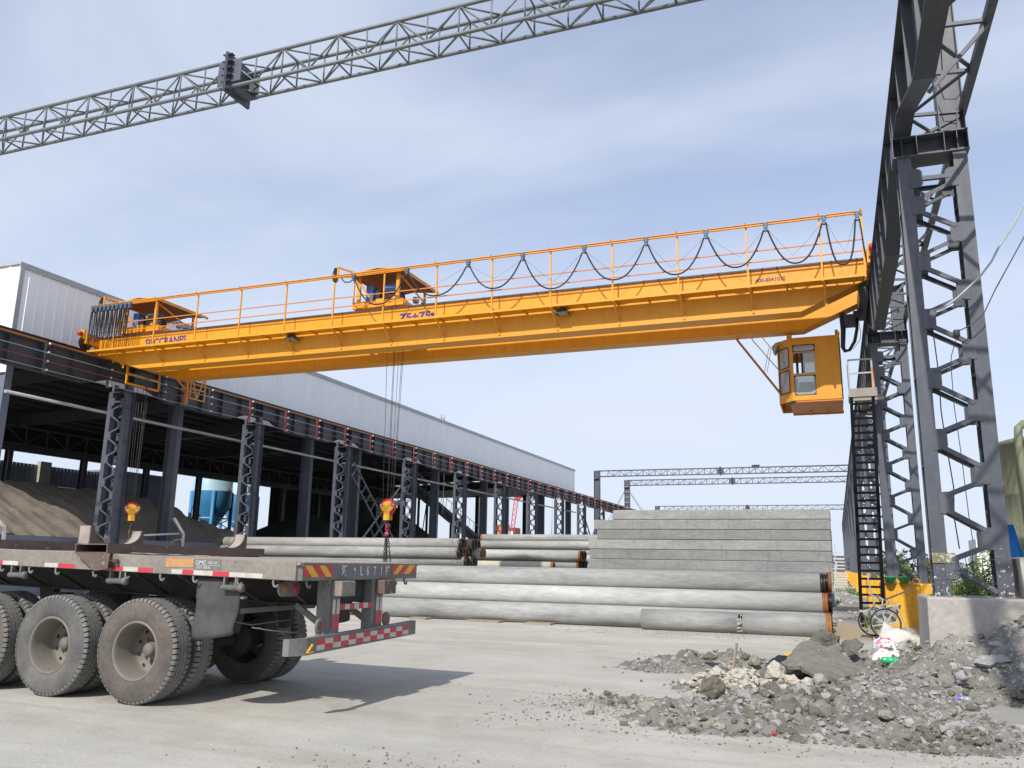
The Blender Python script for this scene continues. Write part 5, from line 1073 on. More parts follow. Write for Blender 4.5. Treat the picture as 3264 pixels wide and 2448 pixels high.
t = MB(); t.tube([(-5.5, 7.1, 0.82), (-5.4, 7.3, 0.78), (-5.2, 7.6, 0.74)], 0.006, 5); t.tube([(-6.1, 7.4, 0.86), (-5.9, 7.6, 0.8), (-5.7, 8.0, 0.84)], 0.008, 5); t.build('air_line', trailer_g, tr)
# bolsters across the deck
def bolster(x, w=0.46):
    z = dz(x) + 1.463
    b = MB(); b.box(x, x + w, YN - 0.08, YF + 0.05, z, z + 0.012); b.box(x, x + 0.014, YN - 0.08, YF + 0.05, z + 0.012, z + 0.10); b.box(x + w - 0.014, x + w, YN - 0.08, YF + 0.05, z + 0.012, z + 0.10); b.box(x + 0.014, x + w - 0.014, YN - 0.08, YF + 0.05, z + 0.088, z + 0.1)
    o = b.build('bolster', bolster_m, tr)
    for ya, s in ((YN - 0.06, 1), (YF + 0.03, -1)):
        pr = [(ya, z + 0.101), (ya, z + 0.29), (ya + s * 0.045, z + 0.295)] + [(ya + s * (0.05 + 0.26 * (1 - math.cos(a))), z + 0.101 + 0.17 * (1 - math.sin(a))) for a in [0.1 + i * 0.24 for i in range(7)]]
        for xx in (x, x + 0.16): c = MB(); c.prism(pr if s > 0 else pr, 'X', xx, xx + 0.014); c.build('saddle_plate', bolster_m, o)
        c = MB()
        for p, q in zip(pr[1:], pr[2:]): c.add([(x + 0.015, p[0], p[1] - 0.012), (x + 0.159, p[0], p[1] - 0.012), (x + 0.159, q[0], q[1] - 0.012), (x + 0.015, q[0], q[1] - 0.012)], [(0, 1, 2, 3)])
        c.box(x + 0.015, x + 0.159, min(ya, ya + s * 0.012), max(ya, ya + s * 0.012), z + 0.1, z + 0.29); c.build('saddle_pad', deck_m, o)
    c = MB(); zz3 = z - 0.17
    c.prism([(x + 0.02, z - 0.001), (x + w + 0.06, z - 0.001), (x + w + 0.05, zz3 + 0.01), (x + w - 0.12, zz3 - 0.012)], 'Y', YN - 0.10, YN - 0.085); c.prism([(x, z - 0.001), (x + 0.04, z - 0.001), (x + w - 0.10, zz3 - 0.012), (x + w - 0.13, zz3 - 0.012)], 'Y', YN - 0.085, YN - 0.012); c.prism([(x + 0.14, z - 0.001), (x + 0.16, z - 0.001), (x + w - 0.08, zz3 - 0.01), (x + w - 0.10, zz3 - 0.01)], 'Y', YN - 0.085, YN - 0.012)
    c.prism([(x + w - 0.12, zz3 - 0.012), (x + w + 0.05, zz3 + 0.01), (x + w + 0.05, zz3 + 0.022), (x + w - 0.12, zz3 + 0.0)], 'Y', YN - 0.085, YN - 0.012)
    c.lathe([(0.01, -0.03), (0.022, -0.03), (0.022, 0.01), (0.01, 0.01)], (x + w + 0.09, YN - 0.03, z - 0.075), 'Y', 12, closed=True); c.build('bolster_bracket', bolster_m, o)
bolster(-7.66); bolster(-9.48, 0.4); bolster(-13.5)
t = MB(); pts = []
for i in range(70): a = i * 0.42; r = 0.13 + 0.05 * math.sin(i * 0.9); pts.append((-8.75 + r * math.cos(a) * 1.2, 9.05 + r * math.sin(a), 1.56 + 0.03 * math.sin(i * 0.7) + i * 0.0006))
t.tube(pts, 0.013, 6); t.tube([(-8.55, 9.1, 1.6), (-8.45, 9.1, 1.72), (-8.35, 9.12, 1.73), (-8.25, 9.1, 1.6), (-8.22, 9.1, 1.54)], 0.01, 6)
tag(t.build('wire_coil', bolster_m), 'coil of rusty wire lying on the trailer deck', 'wire coil')
t = MB(); t.tube([(-10.3, 9.1, 1.60), (-10.15, 9.1, 1.68), (-10.0, 9.12, 1.66), (-9.9, 9.1, 1.68), (-9.7, 9.1, 1.62)], 0.012, 6); tag(t.build('loose_rope', cable_m), 'black rope end arching over the trailer deck at the left', 'rope')
t = MB(); vs = []; 
for j in range(5):
    for i in range(13): vs.append((-7.1 + i * 0.09, 6.95 + j * 0.05, 1.478 + dz(-7.1 + i * 0.09) + 0.012 * mn.noise(Vector((i * 0.6, j * 0.8, 2))) + 0.006))
t.add(vs, [(j * 13 + i, j * 13 + i + 1, (j + 1) * 13 + i + 1, (j + 1) * 13 + i) for j in range(4) for i in range(12)], True)
tag(t.build('flattened_sheet', deck_m), 'grey scrap of sheet lying on the edge of the trailer deck', 'sheet')

# ------------------------------------------------------------ pipe piles
def pipe(name, L_, r, m, band, ring=0.12, ends=True, th=0.06, bands=(True, True)):
    o = thing(name, '', 'concrete pile')
    b = MB(); a0 = ring if bands[0] else 0; a1 = L_ - (ring if bands[1] else 0)
    b.lathe([(r - th, a0), (r, a0), (r, a1), (r - th, a1), (r - th, a0)], (0, 0, 0), 'X', 26); b.build('pipe_shaft', m, o, local=True)
    for q, (s0, s1) in enumerate(((0, ring), (L_ - ring, L_))):
        if not bands[q]: continue
        c = MB(); rr = r + 0.002; k = 0.018
        sgn = 1 if q else -1; e0, e1 = (s0, s1)
        c.lathe([(r - th, e0), (rr, e0), (rr, e0 + ring * 0.45), (rr - k, e0 + ring * 0.5), (rr - k, e0 + ring * 0.6), (rr, e0 + ring * 0.65), (rr, e1 - 0.01), (rr - 0.01, e1), (r - th, e1), (r - th, e0)], (0, 0, 0), 'X', 26); c.build('end_band', band, o, local=True)
    return o
def P(p, loc, label, group): p.location = loc; p['label'] = label; p['group'] = group; return p
G1 = 'concrete pipe piles of the front stack'
r = 0.25; YB = 20.72; near = []
front = [('bottom', 0, 8), ('middle', 1, 7), ('top', 2, 8)]
for name_, row, n in front:
    for k in range(n):
        if 2 <= k < (n if row < 2 else 0): continue
        z = r + 0.005 + row * 0.433; y = YB + row * 0.25 + k * 0.505
        m = conc if (row + k) % 3 != 1 else conc_w; bnd = (orband, rust, blackband)[row] if k == 0 else (blackband if k % 2 else rust)
        if row == 2 and k == 0: y = YB + 0.5
        x1 = {0: -0.20, 1: -0.24, 2: -0.27}[row] - (0 if k == 0 else random.uniform(-0.12, 0.1)); L_ = 13.2
        p = pipe('pipe_pile', L_, r, m, bnd)
        lab = {0: {0: 'grey concrete pipe lowest at the front of the front stack', 1: 'second pipe back in the lowest row of the front stack'}, 1: {0: 'pale concrete pipe in the middle row of the front stack, facing the camera', 1: 'second pipe back in the middle row of the front stack'}, 2: {}}[row].get(k)
        if row == 2: lab = 'grey pipe with black ringed end, front one of the front stack top row' if k == 0 else '%s pipe back in the top row of the front stack' % ORD[k]
        P(p, (x1 - L_, y, z), lab, G1)
# short spliced length lying before the front stack
p = pipe('pipe_pile', 2.25, 0.235, conc, blackband, bands=(False, False)); P(p, (-4.42, 20.28, 0.235), 'short broken concrete pipe length leaning before the front stack', G1)
random.seed(11)
j_ = MB()
for i in range(60):
    a = random.uniform(0, 2 * math.pi); s = random.uniform(0.02, 0.05); j_.box(-2.17 + random.uniform(-0.05, 0.05), -2.13 + random.uniform(-0.03, 0.06), 20.28 + 0.225 * math.cos(a) - s / 2, 20.28 + 0.225 * math.cos(a) + s / 2, 0.235 + 0.225 * math.sin(a) - s / 2, 0.235 + 0.225 * math.sin(a) + s / 2)
j_.build('broken_rim', rk_l, p)
p2 = pipe('pipe_pile', 1.9, 0.235, conc, orband, bands=(False, True)); P(p2, (-2.08, 20.28, 0.235), 'short concrete pipe end with orange rusty band at the right front', G1)
for i, (x0, x1) in enumerate(((-9.0, -8.05), (-7.35, -6.68), (-10.6, -10.1))):
    b = MB(); b.box(x0, x1, 20.1, 20.5, -0.02, 0.045); tag(b.build('timber_bearer', wood_m, bevel=0.006), ('wide flat timber under the left part of the front stack', 'narrower flat timber under the middle of the front stack', 'flat timber under the front stack, next to the trailer bumper')[i], 'timber', 'timbers under the front stack')
# big stack of square piles
G2 = 'square concrete piles of the tall stack'
YQ = 36.0; s_ = 0.418; lefts = [-10.25, -10.25, -10.25, -10.2, -10.15, -10.2, -9.8, -9.95, -9.05]
def sq(L_, e=0.02):
    b = MB(); w_ = s_ / 2 - 0.004; b.prism([(-w_, -w_ + e), (-w_ + e, -w_), (w_ - e, -w_), (w_, -w_ + e), (w_, w_ - e), (w_ - e, w_), (-w_ + e, w_), (-w_, w_ - e)], 'X', 0, L_)
    return b
sqb = {}
for row in range(9):
    for col in range(4):
        L_ = -0.16 - lefts[row] + (random.uniform(-0.12, 0.12) if col else 0); o = sq(L_).build('square_pile', conc_sq)
        o.location = (-0.16 - L_ + (random.uniform(-0.08, 0.04) if col else 0), YQ + s_ / 2 + col * s_ + random.uniform(-0.008, 0.008), s_ / 2 + 0.03 + row * 0.424)
        tag(o, ('%s layer from the ground in the tall square stack, %s' % (ORD[row], ('front face towards the camera', 'second from the front', 'third from the front', 'rearmost')[col])).replace('layer', 'layer pile'), 'concrete pile', G2)
# mid-distance round pipe stacks
def stack(G, x1, L_, y0, d, rows, n0, depth, m, bands, labf, jit=0.12, top=None, taper=0, base=0.03):
    r = d / 2
    for row in range(rows):
        for k in range(n0 - row * taper):
            if 0 < k and row < rows - 1 and k > depth: continue
            z = r + row * d * 0.866 + base; y = y0 + (row % 2) * r + k * d + (row // 2) * d * 0.0
            xe = x1 + random.uniform(-jit, jit) - (row == rows - 1) * 0.0
            p = pipe('pipe_pile', L_, r, m[(row + k) % len(m)], bands[(row * 3 + k) % len(bands)], ring=0.10, th=0.055)
            P(p, (xe - L_, y, z), labf(row, k), G)
stack('concrete pipes of the left mid stack', -13.45, 11.4, 29.5, 0.40, 6, 5, 4, [conc, conc, conc_w], [blackband, orband, blackband, rust, blackband], lambda r_, k: 'pipe with open end in the left mid stack, %s row up, %s from the front' % (ORD[r_], ORD[k]), jit=0.35, base=0.25)
stack('slim pale pipes of the rear stack', -7.2, 11.0, 42.5, 0.40, 8, 3, 0, [conc_w], [orband, orband], lambda r_, k: 'pale pipe in the rear stack, %s row up, %s from the front' % (ORD[r_], ORD[k]), jit=0.1, base=0.18)
stack('thick pale pipes of the centre stack', -10.75, 11.0, 36.6, 0.46, 5, 3, 3, [conc_w, conc_w], [orband, blackband, blackband], lambda r_, k: 'pale pipe in the centre stack, %s row up, %s from the front' % (ORD[r_], ORD[k]), jit=0.12)
p = pipe('pipe_pile', 10.2, 0.20, conc_y, orband); P(p, (-11.8 - 10.2, 36.0, 1.36), 'yellowish pipe with orange end lying below the thick pale pipes', 'thick pale pipes of the centre stack')
sup = MB(); 
for x in (-20, -13): sup.box(x, x + 0.2, 35.8, 36.2, 0, 1.16)
tag(sup.build('timber_bearer', wood_m), 'timber props under the yellowish pipe of the centre stack', 'timber')

# ------------------------------------------------------------ right-hand side: ladder, cart, tank, plants
lad = flat('black_ladder_paint', (0.008, 0.008, 0.009), 0.9); lad.node_tree.nodes['Principled BSDF'].inputs['Specular IOR Level'].default_value = 0.1
la = thing('access_ladder', 'tall black rung ladder with small railed landing beside the yellow plinth', 'ladder', (0.8, 24.6, 0))
sl, sr = Vector((0.52, 24.35, 0)), Vector((1.06, 24.35, 0)); tl_, tr2_ = Vector((0.66, 24.6, 6.2)), Vector((1.22, 24.6, 6.2))
for a, b_ in ((sl, tl_), (sr, tr2_)): t = MB(); t.bar(a, b_, 0.085, 0.10, (0, 1, 0)); t.build('stile', lad, la)
n_ = 30
for i in range(1, n_): u = i / n_; t = MB(); t.bar(sl + (tl_ - sl) * u, sr + (tr2_ - sr) * u, 0.05, 0.06); t.build('rung', lad, la)
t = MB(); t.box(0.61, 1.47, 24.55, 25.4, 6.2, 6.22); t.box(0.6, 1.34, 24.52, 24.55, 6.18, 6.42); t.box(0.6, 0.63, 24.55, 25.4, 6.16, 6.3); t.box(0.61, 1.5, 24.56, 24.62, 6.08, 6.18); t.build('landing', deck_m, la)
t = MB()
for x, y in ((0.64, 24.57), (1.24, 24.57), (0.64, 25.35)): t.bar((x, y, 6.2), (x, y, 7.26), 0.045, 0.045)
for z in (6.86, 7.25): t.bar((0.64, 24.57, z), (1.24, 24.57, z), 0.04, 0.04); t.bar((0.64, 24.57, z), (0.64, 25.35, z), 0.04, 0.04)
t.build('landing_rail', trimm, la); t = MB(); t.bar((1.27, 24.55, 6.4), (1.24, 24.55, 7.0), 0.04, 0.03); t.build('gate_bar', orange, la)
for x, y, lab in ((1.32, 25.05, 'green plastic tub on the yellow plinth, left one'), (1.66, 25.1, 'green plastic tub on the yellow plinth, right one')):
    t = MB(); t.lathe([(0.0, 0.01), (0.1, 0.0), (0.145, 0.14), (0.165, 0.15), (0.165, 0.17), (0.14, 0.17), (0.1, 0.02)], (x, y, 1.13), 'Z', 20); tag(t.build('plastic_tub', greenb), lab, 'tub', 'green tubs on the plinth')
t = MB(); t.box(1.85, 1.88, 24.98, 25.02, 1.13, 1.27); t.box(2.02, 2.05, 24.98, 25.02, 1.13, 1.27); t.box(1.85, 2.05, 24.98, 25.02, 1.24, 1.27); tag(t.build('yellow_bracket', yellow), 'small yellow metal bracket standing on the yellow plinth', 'bracket')
# hand cart
hc = thing('hand_cart', 'rusty grey two-wheeled hand cart with bicycle wheels and a pole across it', 'cart', (1.1, 20.3, 0))
def bwheel(x, y, z, R_, yaw):
    w = MB(); w.lathe([(R_ - 0.02 + 0.02 * math.cos(a), 0.02 * math.sin(a)) for a in [i * math.pi / 4 for i in range(8)]], (0, 0, 0), 'Y', 36, closed=True); M_ = Matrix.Translation((x, y, z)) @ Matrix.Rotation(yaw, 4, 'Z')
    w.xf(M_); o = w.build('wheel', cable_m, hc)
    r_ = MB(); r_.lathe([(R_ - 0.05, -0.012), (R_ - 0.04, -0.012), (R_ - 0.04, 0.012), (R_ - 0.05, 0.012)], (0, 0, 0), 'Y', 36, closed=True); r_.xf(M_); r_.build('rim', trimm, o)
    s2 = MB(); s2.lathe([(0, -0.05), (0.035, -0.05), (0.035, 0.05), (0, 0.05)], (0, 0, 0), 'Y', 10)
    for i in range(8): a = i * math.pi / 4 + 0.2; s2.bar((0.03 * math.cos(a), 0, 0.03 * math.sin(a)), ((R_ - 0.045) * math.cos(a), 0, (R_ - 0.045) * math.sin(a)), 0.035, 0.008, (0, 1, 0))
    s2.xf(M_); s2.build('spokes', trimm, o)
bwheel(1.18, 19.95, 0.42, 0.37, 0.18); bwheel(0.92, 20.65, 0.42, 0.37, 0.18)
t = MB(); t.add([(0.82, 20.0, 0.72), (1.5, 20.1, 0.86), (1.62, 20.75, 0.86), (0.78, 20.7, 0.72), (0.95, 20.1, 0.42), (1.42, 20.18, 0.45), (1.45, 20.6, 0.45), (0.92, 20.6, 0.42)], [(4, 7, 6, 5), (0, 4, 5, 1), (1, 5, 6, 2), (2, 6, 7, 3), (3, 7, 4, 0)]); t.box(0.6, 0.95, 20.3, 20.9, 0.66, 0.69); t.build('cart_tray', slabc, hc)
t = MB(); t.bar((1.44, 19.95, 0.9), (1.78, 20.0, 0.02), 0.035, 0.035); t.bar((1.3, 20.0, 0.92), (0.62, 20.1, 0.68), 0.03, 0.03); t.tube([(0.98, 20.0, 0.68), (0.94, 19.95, 0.9), (0.9, 19.9, 1.15), (0.85, 19.9, 1.5), (0.83, 19.9, 1.62)], 0.018, 6); t.tube([(1.12, 20, 0.7), (1.15, 20.0, 1.0), (1.05, 20, 1.12), (0.95, 20, 0.9), (0.8, 20, 0.7)], 0.02, 6); t.bar((0.85, 20.0, 1.12), (1.5, 20.3, 0.88), 0.03, 0.03); t.bar((1.18, 20.1, 0.42), (1.2, 20.1, 0.85), 0.04, 0.04); t.build('cart_frame', slabc, hc)
t = MB(); t.bar((1.18, 19.8, 1.0), (1.85, 20.1, 1.27), 0.035, 0.035); t.build('pole', bolster_m, hc)
for o in all_kids(hc)[1:]:
    off = wloc(o)
    for v in o.data.vertices: p = v.co + off; v.co = Vector((0.90 + (p.x - 1.18) * 0.86, p.y, 0.04 + (p.z - 0.05) * 0.86)) - off
# green tank
tk = thing('green_tank', 'rust-streaked green cylindrical tank with bent pipe at the right edge', 'tank', (4.12, 17.6, 0))
t = MB(); t.lathe([(0.0, 3.98), (0.6, 3.95), (1.18, 3.84), (1.25, 3.80), (1.25, 3.74), (1.19, 3.73), (1.19, 2.9), (1.20, 2.88), (1.20, 2.84), (1.19, 2.82), (1.19, 2.15), (1.22, 2.13), (1.22, 2.05), (0.35, 1.2), (0, 1.2)], (4.12, 17.6, 0), 'Z', 48); t.build('tank_shell', green_t, tk)
t = MB(); t.tube([(3.17, 16.72, 2.2), (3.16, 16.72, 3.0), (3.13, 16.72, 3.8), (3.15, 16.74, 3.98), (3.25, 16.82, 4.07), (3.38, 16.95, 4.03), (3.45, 17.05, 3.85)], 0.07, 10); t.build('bent_pipe', green_t, tk)
for i in range(4): a = math.pi / 4 + i * math.pi / 2; t = MB(); t.bar((4.12 + 1.1 * math.cos(a), 17.6 + 1.1 * math.sin(a), 0), (4.12 + 1.1 * math.cos(a), 17.6 + 1.1 * math.sin(a), 2.1), 0.14, 0.14); t.build('leg', green_t, tk)
t = MB(); k = 0; vs = []
for i in range(13):
    u = i / 12; off = 0.02 * (1 if i % 2 else -1); vs += [(2.47 + 0.30 * u, 14.75 + off, 1.1), (2.44 + 0.12 * u + 0.0, 14.75 + off, 2.2)]
t.add(vs, [(2 * i, 2 * i + 2, 2 * i + 3, 2 * i + 1) for i in range(12)]); o = t.build('sheet_panel', bluesheet); s_ = o.modifiers.new('thick', 'SOLIDIFY'); s_.thickness = 0.004
tag(o, 'blue corrugated sheet leaning up before the green tank', 'sheet')
t = MB(); t.prism([(2.36, 1.13), (3.2, 1.13), (3.2, 1.70), (2.34, 1.69)], 'Y', 13.3, 14.3); tag(t.build('concrete_slab', slabc, bevel=0.02), 'upright pale concrete block standing on the long stained block', 'slab')
# wires on the nearest column
t = MB(); t.tube([(1.57, 13.25, 5.27), (1.70, 13.2, 5.29), (1.88, 13.2, 5.41), (2.21, 13.2, 5.71), (2.39, 13.2, 5.94), (2.49, 13.2, 6.13), (2.7, 13.2, 6.43), (2.88, 13.2, 6.76), (4.6, 13.0, 9.5)], 0.016, 6); t.lathe([(0, -0.05), (0.04, -0.05), (0.05, -0.02), (0.035, 0), (0.05, 0.02), (0.04, 0.05), (0, 0.05)], (1.57, 13.3, 5.25), 'Y', 10)
tag(t.build('power_wire', trimm), 'thick grey wire tied to the nearest column by a white insulator', 'wire', 'wires at the nearest column')
t = MB(); t.tube([(1.87, 13.3, 4.94), (2.05, 13.3, 5.02), (2.23, 13.3, 5.18), (2.41, 13.3, 5.53), (2.85, 13.3, 6.29), (4.3, 13.3, 9.0)], 0.009, 5); t.box(1.82, 1.90, 13.3, 13.4, 4.88, 4.97)
t.tube([(1.92, 13.62, 5.01), (1.8, 13.62, 4.66), (1.78, 13.62, 4.53), (1.77, 13.62, 3.88), (1.8, 13.62, 3.17), (1.82, 13.62, 2.28), (1.84, 13.62, 1.92)], 0.006, 5); tag(t.build('power_wire', thin_m), 'thin black wire running up right from the nearest column', 'wire', 'wires at the nearest column')
t = MB(); t.tube([(1.58, 13.62, 5.11), (1.6, 13.62, 4.55), (1.6, 13.62, 4.21), (1.59, 13.62, 3.82), (1.6, 13.62, 3.62), (1.62, 13.62, 3.27), (1.66, 13.62, 2.69), (1.63, 13.62, 2.25), (1.66, 13.62, 1.8)], 0.009, 5); tag(t.build('hanging_cable', thin_m), 'grey cable hanging loose inside the nearest lattice column', 'wire')
t = MB(); t.tube([(1.88, 13.62, 11.0), (1.95, 13.4, 9.9), (1.93, 13.4, 9.2), (2.02, 13.4, 8.75), (2.18, 13.4, 8.72), (2.3, 13.4, 8.85)], 0.008, 5); t.tube([(2.1, 13.35, 11.0), (2.08, 13.35, 10.2), (2.06, 13.35, 9.7)], 0.012, 5); tag(t.build('hanging_cable', cable_m), 'black cable looping from the post above the nearest column', 'wire')
# vegetation
def leafy(mb, c, r, n, s, flat=1.0):
    for _ in range(n):
        while True:
            p = Vector((random.uniform(-1, 1), random.uniform(-1, 1), random.uniform(-1, 1)))
            if 0.15 < p.length < 1: break
        if mn.noise(p * 2.3 + Vector(c)) < -0.18: continue
        q = Vector(c) + Vector((p.x * r[0], p.y * r[1], p.z * r[2])); a = Vector((random.gauss(0, 1), random.gauss(0, 1), random.gauss(0, 0.6))).normalized(); b = a.cross(Vector((random.gauss(0, 1), random.gauss(0, 1), random.gauss(0, 1)))).normalized(); k = s * random.uniform(0.6, 1.3)
        mb.add([q - a * k, q - b * k * 0.45, q + a * k, q + b * k * 0.45], [(0, 1, 2, 3)])
random.seed(5)
for (x, y, h, w_, m, lab) in ((2.72, 20.5, 2.0, 0.30, leaf_d, 'dark thin-leaved sapling seen through the nearest lattice column'), (2.75, 18.8, 1.7, 0.6, leaf_m, 'bright green bush behind the foot of the nearest column, right of the sapling'), (2.75, 31.0, 2.1, 0.85, leaf_d, 'dark bushy shrub behind the yellow plinth'), (3.4, 33.5, 1.7, 1.0, leaf_m, 'green shrub behind the second lattice column'), (2.6, 44.0, 2.3, 0.9, leaf_m, 'farther green shrub behind the third plinth'), (3.6, 22.0, 1.9, 0.8, leaf_m, 'green bush behind the bright one at the nearest column'), (5.6, 26.0, 2.2, 1.1, leaf_m, 'wide green bush beyond the green tank')):
    s = thing('shrub', lab, 'shrub', (x, y, 0), 'shrubs behind the right-hand columns')
    t = MB()
    for i in range(7): a = random.uniform(0, 6.28); t.tube([(x, y, 0), (x + 0.1 * math.cos(a), y + 0.1 * math.sin(a), h * 0.4), (x + w_ * 0.7 * math.cos(a), y + w_ * 0.7 * math.sin(a), h * random.uniform(0.75, 0.98))], [0.025, 0.016, 0.006], 5)
    t.build('stem', bark, s)
    t = MB()
    for i in range(9): leafy(t, (x + random.uniform(-w_, w_) * 0.7, y + random.uniform(-w_, w_) * 0.7, h * random.uniform(0.35, 0.92)), (w_ * 0.5, w_ * 0.5, h * 0.18), 170 if m is leaf_d else 420, 0.035 if y < 25 else 0.06)
    t.build('foliage', m, s)
t = MB(); random.seed(9)
for _ in range(9000):
    u = random.random(); x = 1.6 + 7 * random.random() ** 1.5; y = random.uniform(14.6, 60) if u < 0.5 else random.uniform(14.6, 25)
    if 2.9 < x < 5.4 and 16.3 < y < 18.9: continue
    if y < 26.5 and x < 2.45: continue
    if 1.0 < x < 2.6 and min(abs(y - yy - 0.2) for yy in YR) < 0.7: continue
    h = (0.35 + 0.75 * max(0, mn.noise(Vector((x * 0.8, y * 0.5, 4))) + 0.35)) * random.uniform(0.5, 1.15); a = random.uniform(0, 6.28); w_ = random.uniform(0.02, 0.05); d = Vector((math.cos(a), math.sin(a), 0)); e = Vector((-d.y, d.x, 0)); p = Vector((x, y, 0))
    t.add([p - e * w_, p + e * w_, p + d * 0.12 + e * w_ * 0.8 + Vector((0, 0, h * 0.7)), p + d * 0.28 + Vector((0, 0, h)), p + d * 0.12 - e * w_ * 0.8 + Vector((0, 0, h * 0.7))], [(0, 1, 2, 3, 4)])
for _ in range(2200):
    y = random.uniform(36, 110); x = random.uniform(-0.3, 1.1) if random.random() < 0.3 else random.uniform(0.5, 1.1); 
    if mn.noise(Vector((x * 0.6, y * 0.16, 8))) < 0.12: continue
    h = random.uniform(0.05, 0.22); a = random.uniform(0, 6.28); d = Vector((math.cos(a), math.sin(a), 0)); e = Vector((-d.y, d.x, 0)) * 0.05; p = Vector((x, y, 0)); t.add([p - e, p + e, p + d * 0.1 + Vector((0, 0, h))], [(0, 1, 2)])
for _ in range(110):
    x = random.uniform(0.6, 1.0); y = random.uniform(23.6, 24.5); h = random.uniform(0.1, 0.4); a = random.uniform(0, 6.28); d = Vector((math.cos(a), math.sin(a), 0)) * 0.15; e = Vector((-d.y, d.x, 0)) * 0.2; p = Vector((x, y, 0)); t.add([p - e, p + e, p + d + Vector((0, 0, h))], [(0, 1, 2)])
tag(t.build('weeds', leaf_m), 'tall green weeds and grass behind and between the right-hand plinths', 'weeds', kind='stuff')
# far things in the right aisle
t = MB(); t.box(-5, 9, 0, 0.1, 0, 0.1); t = MB()
c_ = thing('storage_container', 'white ribbed container behind the bushes at the right', 'container', (8, 46, 0))
corr((6.2, 45), (12, 45), 0.2, 2.9, clad_w, 'container_wall', pitch=0.25, depth=0.03, parent=c_); t = MB(); t.box(6.2, 12, 45.0, 47.4, 2.9, 2.95); t.box(6.2, 12, 47.3, 47.4, 0.2, 2.9); t.box(6.2, 6.25, 45.05, 47.3, 0.2, 2.9); t.build('container_roof', clad_w, c_)
random.seed(4)
bs = thing('brick_stack', 'pale stacked bricks at the far end of the right aisle', 'bricks', (0.1, 72, 0)); t = MB()
for i in range(6):
    for j in range(9): t.box(-0.45 + j * 0.13, -0.45 + j * 0.13 + 0.12, 72, 72.6, i * 0.2, i * 0.2 + 0.17)
t.build('brick_pack', conc_y, bs)
ts = thing('timber_stack', 'dark heap of stacked formwork behind the bricks in the right aisle', 'formwork', (0.1, 80, 0)); t = MB()
for i in range(9): 
    for j in range(2): t.box(-0.75 + j * 0.7 + random.uniform(-0.1, 0.1), -0.15 + j * 0.8 + random.uniform(-0.1, 0.1), 80 + j, 81 + j, i * 0.3, i * 0.3 + random.uniform(0.15, 0.26))
t.build('formwork_pack', bolster_m, ts)
t = MB(); t.tube([(-0.1, 100, 0), (-0.1, 100, 4.2)], 0.04, 5); t.bar((-0.7, 100, 3.2), (0.5, 100, 3.2), 0.05, 0.05); tag(t.build('utility_pole', trimm), 'small utility pole far down the right aisle', 'pole')

# ------------------------------------------------------------ broken concrete and debris at the right front
BL = [(-2.45, 12.8, 0.6, 0.4, 0.08), (-1.75, 13.2, 1.0, 0.6, 0.22), (-1.1, 13.6, 0.6, 0.5, 0.10), (-1.9, 9.6, 0.85, 0.42, 0.055), (-1.15, 8.9, 0.75, 0.6, 0.13), (-0.75, 9.8, 0.7, 0.6, 0.16), (-1.35, 11.1, 0.55, 0.45, 0.15), (-0.45, 12.5, 0.85, 0.6, 0.12), (0.1, 10.6, 0.9, 0.9, 0.16), (0.5, 11.8, 0.8, 0.9, 0.22), (0.55, 9.4, 0.8, 0.6, 0.13), (0.2, 8.7, 1.0, 0.45, 0.09), (0.95, 8.75, 0.45, 0.4, 0.10), (0.2, 13.7, 0.9, 0.6, 0.24), (0.9, 14.0, 0.7, 0.7, 0.30), (1.6, 13.0, 0.9, 0.9, 0.55), (2.35, 12.6, 0.7, 1.0, 0.75), (3.2, 12.3, 0.9, 1.2, 0.85), (1.3, 12.6, 0.7, 0.7, 0.35), (2.3, 11.9, 0.9, 0.5, 0.28), (1.1, 20.2, 1.0, 0.7, 0.05), (-0.9, 14.8, 0.5, 0.4, 0.03)]
def dh(x, y):
    s = 0.0
    for cx, cy, rx, ry, h in BL:
        q = ((x - cx) / rx) ** 2 + ((y - cy) / ry) ** 2
        if q < 2.2: s = max(s, h * math.exp(-q * 1.1)) + 0.35 * min(s, h * math.exp(-q * 1.1))
    n = mn.fractal(Vector((x * 2.4, y * 2.4, 0)), 0.9, 2.1, 5); n2 = mn.noise(Vector((x * 7, y * 7, 3))); n3 = mn.noise(Vector((x * 16, y * 16, 5)))
    z = s + min(s, 0.14) * 0.75 * n + min(s * 2.4, 0.13) * (n2 * 0.7 + n3 * 0.42) - 0.022
    return max(z, -0.05)
def debris_mat():
    m = mat('debris_soil', (0.25, 0.24, 0.212), (0.11, 0.104, 0.085), 1.4, 1.0, 0.95, bump=0.9, bscale=16, spots=[((0.35, 0.34, 0.31), 9, 0.58), ((0.30, 0.25, 0.18), 1.9, 0.64)])
    return m
tag(heap('debris_heap', dh, -3.6, 4.4, 7.9, 15.6, 0.04, debris_mat()), 'low heap of broken concrete and moist mortar spread over the right foreground', 'rubble', kind='stuff')
ICO = []
